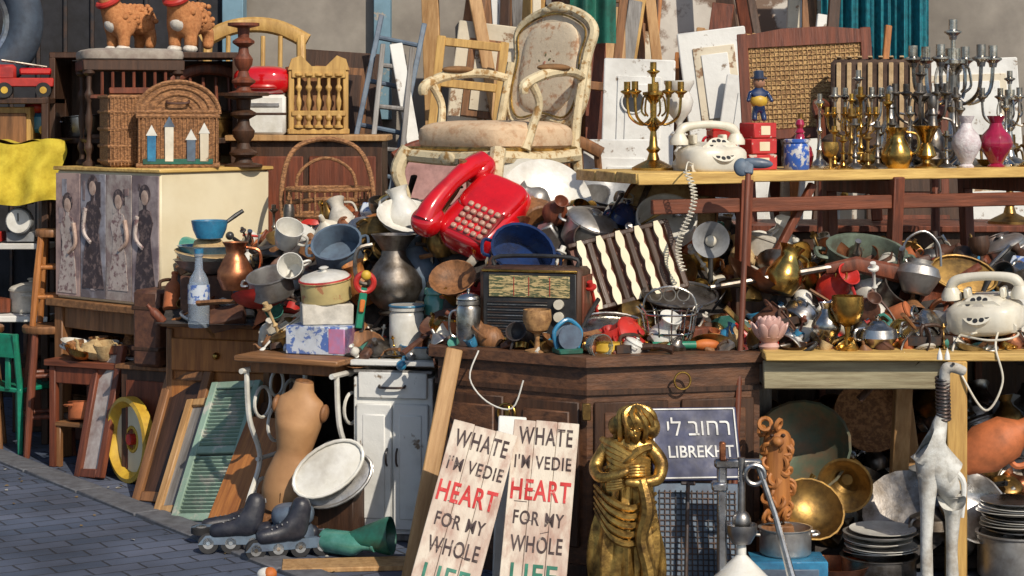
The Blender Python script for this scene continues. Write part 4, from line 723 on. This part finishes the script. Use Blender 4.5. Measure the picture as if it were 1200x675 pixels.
def plush(name,loc,rot,sc):
    b=B(); n=[(0,0,.2,.085),(.14,0,.2,.09),(-.08,0,.24,.07),(-.12,0,.34,.055),(-.14,0,.42,.06),(-.2,0,.4,.042),
    (-.03,-.05,.1,.04),(-.03,-.05,.02,.038),(-.03,.05,.1,.04),(-.03,.05,.02,.038),(.16,-.05,.13,.045),(.18,-.05,.08,.034),(.16,-.05,.02,.038),(.16,.05,.13,.045),(.18,.05,.08,.034),(.16,.05,.02,.038),(.22,0,.24,.02),(.25,0,.18,.018)]
    b.skin(n,[(0,1),(0,2),(2,3),(3,4),(4,5),(0,6),(6,7),(0,8),(8,9),(1,10),(10,11),(11,12),(1,13),(13,14),(14,15),(1,16),(16,17)],fur)
    b.sq((-.22,0,.395),(.048,.048,.04),furw); b.sq((-.05,0,.17),(.07,.066,.06),furw)
    for i in range(90):
        a=R.uniform(0,2*pi); q=R.uniform(-.06,.2); b.sq((q,.08*cos(a),.2+.08*sin(a)),(.018,.016,.016),fur,nu=8,nv=5)
    for y in (-.04,.04): b.sq((-.12,y,.49),(.014,.01,.04),fur); b.sq((-.185,y,.45),(.01,.01,.01),black); b.sq((-.035,y*1.25,.02),(.048,.04,.026),furw)
    b.tor((-.105,0,.3),.062,.018,redp,(0,-30,0)); b.sq((-.265,0,.405),(.008,.018,.01),black); return b.done(name,loc,rot,sc)
plush('plush_camel',(-1.98,10.12,1.945),(0,0,50),.86); plush('plush_camel',(-1.66,10.12,1.945),(0,0,70),.9)
b=B(); 
for z in (.5,1.0,1.5,1.93): b.box((0,0,z),(.95,.4,.03),wdark)
for x in (-.46,.46): b.box((x,0,.96),(.03,.4,1.92),wdark)
b.box((0,.19,.96),(.9,.02,1.9),wdark); scatter(b,lambda x,y:1.515,[(-.35,0),(-.1,-.05),(.15,0),(.35,-.05)],[k_box,k_jug,k_pot,k_lpot],mats_mix,.1,.13,5); b.done('bookcase',(-1.85,10.2,0))
# ------------------------------------------------------------------ middle back
b=B(); b.box((0,0,.02),(.34,.24,.03),wyel)
for x in (-.15,.15): b.box((x,0,.2),(.03,.22,.36),wyel)
for z in (.12,.34): b.box((0,-.11,z),(.3,.02,.05 if z>.3 else .03),wyel)
for i in range(5): b.lathe(P['turned'],wyel,.026,.3,12,Tm(-.11+i*.055,-.11,.04))
b.box((0,.1,.2),(.3,.02,.36),wmid); b.box((0,0,.2),(.28,.012,.34),wmid); b.prism([(-.17,.36),(-.15,.42),(-.1,.44),(-.04,.38),(.04,.38),(.1,.44),(.15,.42),(.17,.36)],.02,wyel,Tm(0,-.11,0)); b.done('wooden_magazine_rack',(-.98,9.98,1.53),(0,0,12),.9)
def chair(name,loc,rot,m,seat=None,sc=1,h=.92,solid=False):
    b=B(); b.sq((0,0,.455),(.22,.21,.03),seat or m,.4,.4); b.box((0,0,.43),(.4,.38,.04),m)
    for x in (-.18,.18):
        b.tube([(x,-.17,.43),(x*1.05,-.19,0)],[.02,.015],m); b.tube(crv([(x,.2,0),(x,.18,.43),(x,.21,.7),(x*.98,.27,h)],4),.018,m)
        b.cyl((x,-.18,.2),(x,.19,.2),.01,m,n=8)
    b.cyl((-.18,0,.2),(.18,0,.2),.01,m,n=8)
    b.tube(crv([(-.2,.27,h-.02),(-.1,.28,h+.03),(0,.29,h+.045),(.1,.28,h+.03),(.2,.27,h-.02)],4),.03,m,8,flat=.6)
    if solid: b.box((0,.24,h-.16),(.33,.03,.24),seat,(-8,0,0),bev=.01)
    else:
        for i in range(4): x=-.1+i*.066; b.tube([(x,.19,.5),(x,.27,h)],.009,m)
    return b.done(name,loc,rot,sc)
chair('wooden_bench_chair',(-1.4,10.65,.73),(0,0,4),wyel,straw,sc=1.45); chair('wooden_chair',(-.3,9.6,.52),(0,0,20),wred,mk('pink_seat',(.4,.22,.2),None,.8),solid=True); chair('wooden_chair',(.3,9.7,.55),(0,0,165),wmid); chair('wooden_chair',(-1.45,9.9,.9),(0,0,20),wred)
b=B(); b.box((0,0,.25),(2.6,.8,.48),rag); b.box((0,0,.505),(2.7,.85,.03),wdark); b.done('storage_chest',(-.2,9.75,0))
b=B(); b.box((0,0,.5),(1.0,.5,1.22),wdark); b.done('wooden_wardrobe',(-1.45,10.7,.11))
b=B(); b.sq((0,0,.07),(.15,.12,.075),red,.7,.8); b.tor((0,0,.04),.12,.012,redp); b.done('red_cushion',(-1.24,9.93,1.73)); b=B(); b.box((0,0,.1),(.24,.22,.2),enam,bev=.015); b.box((0,-.112,.15),(.18,.01,.02),alum); b.done('white_bread_bin',(-1.24,9.95,1.53)); 
b=B(); 
for z in (0,.12,.24): b.tor((0,0,z),.19,.01,wick)
for i in range(16): a=2*pi*i/16; b.tube([(.19*cos(a),.19*sin(a),0),(.19*cos(a),.19*sin(a),.24)],.006,wick,5)
b.tube(crv([(-.2,0,0),(-.21,.03,.25),(-.15,.1,.42),(0,.14,.47),(.15,.1,.42),(.21,.03,.25),(.2,0,0)],5),.012,wick); b.tube(crv([(-.13,.1,.1),(-.13,.11,.3),(0,.13,.38),(.13,.11,.3),(.13,.1,.1)],5),.008,wick)
for z in (.05,.18): b.tube(crv([(-.19,-.03,z),(0,-.2,z+.02),(.19,-.03,z)],5),.012,wick)
b.done('rattan_chair',(-.85,9.2,1.05),(0,0,10)); b=B(); b.box((0,0,.5),(.5,.45,1.05),wdark); b.done('wooden_cabinet',(-.85,9.15,0.0))
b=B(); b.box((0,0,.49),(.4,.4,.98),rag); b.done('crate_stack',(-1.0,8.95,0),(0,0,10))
def ladder(base,top,w,m,n=7):
    L=(Vector(top)-Vector(base)).length; b=B()
    for x in (-w/2,w/2): b.box((x,0,L/2),(.028,.05,L),m)
    for i in range(n): b.cyl((-w/2,0,L*(i+.5)/n),(w/2,0,L*(i+.5)/n),.014,m,n=8)
    b.done('wooden_ladder',M=leanM(base,top,(1,.1,0)))
ladder((-1.0,10.3,0),(-.6,10.95,2.15),.24,bsteel,9); ladder((-.78,10.2,0),(-.62,10.8,2.0),.16,wgrey,9)
def door(name,x,y,w,h,m,m2=None,roll=0,hole=False,z0=0,panels=3,yaw=0):
    b=B(); m2=m2 or m; b.box((0,0,h/2),(w,.035,h),m,bev=.006)
    for i in range(panels):
        ph=(h-.1)/panels; z=.05+ph*(i+.5); b.box((0,-.02,z),(w-.14,.012,ph-.08),m2,bev=.006); b.box((0,-.028,z),(w-.22,.012,ph-.16),m,bev=.006)
    b.sq((w/2-.05,-.04,h*.5),(.02,.02,.02),brass)
    if hole: b.cyl((-.03,-.036,h-.22),(-.03,-.038,h-.22),.055,black,n=24); b.tor((-.03,-.036,h-.22),.058,.006,m,(90,0,0))
    a=rad(roll); top=(x+h*sin(a),y+h*.09,z0+h*cos(a)); b.done(name,M=leanM((x,y,z0),top,(1,yaw,0)))
door('old_door',-.38,10.7,.34,2.15,pcream,wmid,7,panels=4); door('old_door',.08,11.15,.22,2.4,wmid,pwhite,-4,panels=5)
door('white_door',.58,9.9,.36,1.92,pwhite,pwhite,2,hole=True,panels=1); door('white_panel',.52,9.35,.36,1.52,pwhite,pwhite,0,panels=2); door('old_door',1.3,10.3,.36,2.1,pwhite,pcream,-7,panels=4); door('old_door',.98,10.2,.3,1.85,pwhite,pwhite,9,panels=2); door('old_door',-1.1,11.2,.45,2.0,wdark,wmid,4); door('blue_door',1.62,10.9,.4,2.4,pcream,pwhite,3,panels=4); door('white_door',2.6,11.0,.6,1.95,pwhite,pcream,-2); door('old_door',2.1,10.3,.5,1.75,wdark,wred,0)
b=B()
for i in range(64):
    x=R.uniform(-.5,2.0) if i<46 else R.uniform(.0,.9); L=R.uniform(1.7,2.7); a=rad(R.uniform(-11,11)); y=R.uniform(10.4,11.1); m=R.choice([wmid,wred,wpine,wgrey,pwhite,pcream,wdark,worange,wyel,wmid,wred]); b.T=leanM((x,y,0),(x+L*sin(a),y+.3,L*cos(a)),(1,R.uniform(-.3,.3),0)); b.box((0,0,L/2),(R.uniform(.03,.13),.025,L),m)
b.T=Matrix(); b.done('timber_planks')
for x,y,w,l,m in ((-.42,10.5,.34,.25,wyel),(.95,10.6,.3,.3,wpine),(.2,10.3,.3,.5,wmid)):
    b=B()
    for q in (-w/2,w/2): b.box((q,0,.9+l/2),(.045,.03,1.8+l),m)
    for z in (1.8,1.8+l-.03): b.box((0,0,z),(w-.04,.028,.045),m)
    b.done('empty_frame',(x,y,0),(-4,6,0))
b=B(); w,h=.58,.46
for x in (-w/2,w/2): b.box((x,0,.45),(.05,.04,.92),wred)
b.prism([(-w/2,.84),(-w/2,.9),(-.1,.925),(.1,.925),(w/2,.9),(w/2,.84)],.035,wred); b.box((0,0,.42),(w-.05,.034,.05),wred); b.box((0,0,.64),(w-.04,.008,.42),cane)
for i in range(24): b.box((-w/2+.04+i*.022,-.006,.64),(.004,.006,.42),cane,bev=.0008)
for i in range(18): b.box((0,-.007,.45+i*.023),(w-.06,.006,.004),cane,bev=.0008)
b.done('cane_headboard',(1.42,9.35,1.13),(-8,-3,-6))
dk=mk('stripe_dark',(.06,.035,.025),(.1,.06,.04),.9,s=40,bump=.5); tn=mk('stripe_tan',(.5,.36,.2),(.4,.27,.14),.9,s=40,bump=.5)
b=B(); b.sq((0,0,.42),(.28,.26,.08),dk,.5,.4); b.box((0,.26,.62),(.5,.09,.48),dk,(-10,0,0),bev=.035)
for i in range(9): b.box((-.208+i*.052,.205,.62),(.022,.01,.45),tn,(-10,0,0),bev=.003)
for i in range(9): b.box((-.208+i*.052,.3,.865),(.022,.085,.008),tn,(-10,0,0),bev=.003)
for x in (-.27,.27):
    b.tube(crv([(x,.27,.62),(x*1.08,.1,.64),(x*1.1,-.14,.62),(x*1.05,-.2,.57)],5),[.022,.026,.026,.022],wred,8); b.tube(crv([(x*1.05,-.15,.6),(x,-.12,.4),(x,-.2,0)],5),.022,wred,8); b.tube([(x*.95,.24,.42),(x,.32,0)],.02,wred)
b.done('striped_armchair',(1.66,9.0,1.1),(0,0,-12),.92)
b=B(); b.grid(lambda u,v:(-.3+.6*u,.03*sin(u*40)+.02*sin(u*90),-.95*v),90,4,teal); b.cyl((-.4,0,.01),(.4,0,.01),.012,iron); b.done('teal_curtain',(2.0,10.95,2.8))
b=B(); b.grid(lambda u,v:(-.12+.24*u,.03*sin(u*14),-.5*v),30,4,dgreen); b.cyl((-.15,0,.01),(.15,0,.01),.008,iron); b.done('green_cloth',(.42,10.3,2.5))
candelabrum('brass_candelabra',oldbrass,.5,5,.14,(2.3,9.2,1.13))
b=B(); k_cone(b,pewter,.2); b.done('metal_funnel',(-.98,8.75,1.02)); one('grey_lampshade',k_cone,bsteel,.2,(.35,8.75,1.18),(10,5,0)); one('grey_basin',k_bowl,gray,.2,(.42,8.55,1.2),(15,10,0)); one('large_bowl',k_bowl,alum,.15,(.3,8.5,1.19),(20,-20,0)); one('white_jug',k_jug,enam,.1,(-.42,8.2,1.16),(0,20,160)); one('white_basin',k_bowl,enam,.12,(-.44,8.15,1.17),(30,10,0))
# ------------------------------------------------------------------ under sewing table: tailor's mannequin torso
def torso(u,v):
    a=2*pi*u; z=.5*v; w_=interp(v,[(0,.085),(.12,.105),(.25,.1),(.45,.066),(.62,.085),(.76,.1),(.86,.09),(.92,.045),(1,.036)]); dd=interp(v,[(0,.07),(.15,.08),(.45,.055),(.66,.078),(.8,.06),(.92,.038),(1,.034)])
    return (w_*cos(a),dd*sin(a),z)
b=B(); b.grid(torso,36,30,tan); b.sq((0,0,.5),(.036,.034,.01),wmid); b.sq((0,0,.002),(.085,.07,.006),wmid)
for x in (-.098,.098): b.sq((x,0,.395),(.016,.032,.036),wmid)
b.tube([(0,-.07+.015*0,.02),(0,-.082,.08)],.0015,wdark,5)
b.done('mannequin_torso',(-.87,7.64,.12),(0,9,-15),1.0,ang=70); b=B(); b.box((0,0,.055),(.28,.22,.11),wmid); b.done('wooden_box',(-.85,7.68,0))
b=B(); b.sq((0,0,0),(.15,.09,.01),enam,1,1,nu=36); b.tor((0,0,.01),.088,.007,enam,sx=1.65); b.done('oval_platter',(-.69,7.5,.3),(62,-32,8))
b=B(); b.sq((0,0,0),(.15,.09,.01),alum,1,1,nu=36); b.tor((0,0,.01),.088,.007,alum,sx=1.65); b.done('oval_platter',(-.66,7.53,.25),(62,-28,0))
b=B(); b.box((0,0,.11),(.2,.14,.22),wdark); b.done('small_crate',(-.67,7.62,0),(0,0,-20)); b=B(); b.sq((0,0,.06),(.09,.08,.06),bsteel,.7,.7); b.sq((.01,0,.14),(.08,.08,.04),bsteel,.7,.7); b.done('blue_cushion',(-.83,7.45,.0))
bootm=mk('skate_boot',(.014,.016,.026),(.04,.04,.05),.4,s=20)
def skate(loc,rot):
    b=B(); b.skin([(0,0,.11,.042,.045),(-.02,0,.17,.042),(-.03,0,.24,.045),(.08,0,.095,.04,.035),(.16,0,.085,.03,.03),(-.05,0,.1,.035)],[(0,1),(1,2),(0,3),(3,4),(0,5)],bootm); b.prism([(-.12,.035),(-.09,.075),(.17,.07),(.2,.035)],.028,bsteel)
    for i in range(4): x=-.105+i*.088; b.cyl((x,-.012,.04),(x,.012,.04),.04,rubber,n=20); b.cyl((x,-.014,.04),(x,.014,.04),.022,gray,n=14); b.cyl((x,-.016,.04),(x,.016,.04),.008,silver,n=8)
    b.box((-.03,-.046,.2),(.06,.008,.018),gray,(0,10,0)); b.box((.03,-.04,.13),(.05,.008,.015),bsteel)
    for i in range(4): b.tube([(.03+i*.02,-.03,.14-.008*i),(.04+i*.02,.03,.145-.008*i)],.003,gray,5)
    b.done('inline_skate',loc,rot,.95)
skate((-.98,7.42,.0),(12,0,182)); skate((-.8,7.36,.0),(0,0,200)); skate((-1.03,7.58,.05),(85,0,190)); skate((-.85,7.6,.05),(80,0,-15))
b=B(); b.lathe([(.1,0),(.35,.0),(.4,.08),(1,.9),(1,1),(.93,1),(.3,.12),(0,.12)],dgreen,.07,.16,32); b.done('green_metal_cone',(-.6,7.36,.07),(0,84,-12)); b=B(); b.box((0,0,.009),(.46,.16,.018),wpine,bev=.003); b.done('wooden_board',(-.6,7.2,0),(0,0,6))
b=B(); b.sq((0,0,.025),(.035,.03,.025),enam); b.sq((.012,-.006,.028),(.025,.027,.024),orange); b.done('sea_shell',(-.86,6.98,0)); one('glass_bottle',k_bot,gglass,.12,(-.7,7.42,.05),(90,0,60))
b=B(); scatter(b,lambda x,y:.02,poisson(-2.2,-.9,lambda x:9.2 if x<-1.6 else 8.8,0,.1,(0,.4)),KALL,mats_mix,.06,.1,30)
scatter(b,lambda x,y:.03,[(-.78,8.1),(-.7,8.2),(-.95,8.15),(-1.9,9.7),(-2.05,9.8),(-1.7,9.7),(-2.2,10.2)],[k_pot,k_box,k_lpot],mats_mix,.12,.18,15); b.done('assorted_pots')
# ------------------------------------------------------------------ camera, light
cam=bpy.data.cameras.new('cam'); co=bpy.data.objects.new('camera',cam); S.collection.objects.link(co); co.location=(0,0,1.65); co.rotation_euler=(rad(90),0,0); cam.lens=70; cam.sensor_width=36; cam.shift_y=-207.5/1200; cam.clip_end=600; S.camera=co
w=bpy.data.worlds.new('World'); S.world=w; w.use_nodes=True; nt=w.node_tree; sk=nt.nodes.new('ShaderNodeTexSky'); sk.sky_type='NISHITA'; sk.sun_disc=False
D=Vector((-.36,.66,-.62)).normalized(); el=math.asin(-D.z); az=math.atan2(-D.x,-D.y)
sk.sun_elevation=el; sk.sun_rotation=az; nt.links.new(sk.outputs[0],nt.nodes['Background'].inputs[0]); nt.nodes['Background'].inputs[1].default_value=.1
l=bpy.data.lights.new('sun','SUN'); l.energy=4.1; l.angle=rad(.5); l.color=(1,.9,.76); lo=bpy.data.objects.new('sun',l); S.collection.objects.link(lo); lo.rotation_euler=D.to_track_quat('-Z','Y').to_euler()
S.view_settings.view_transform='Standard'; S.view_settings.look='None'; S.view_settings.exposure=0
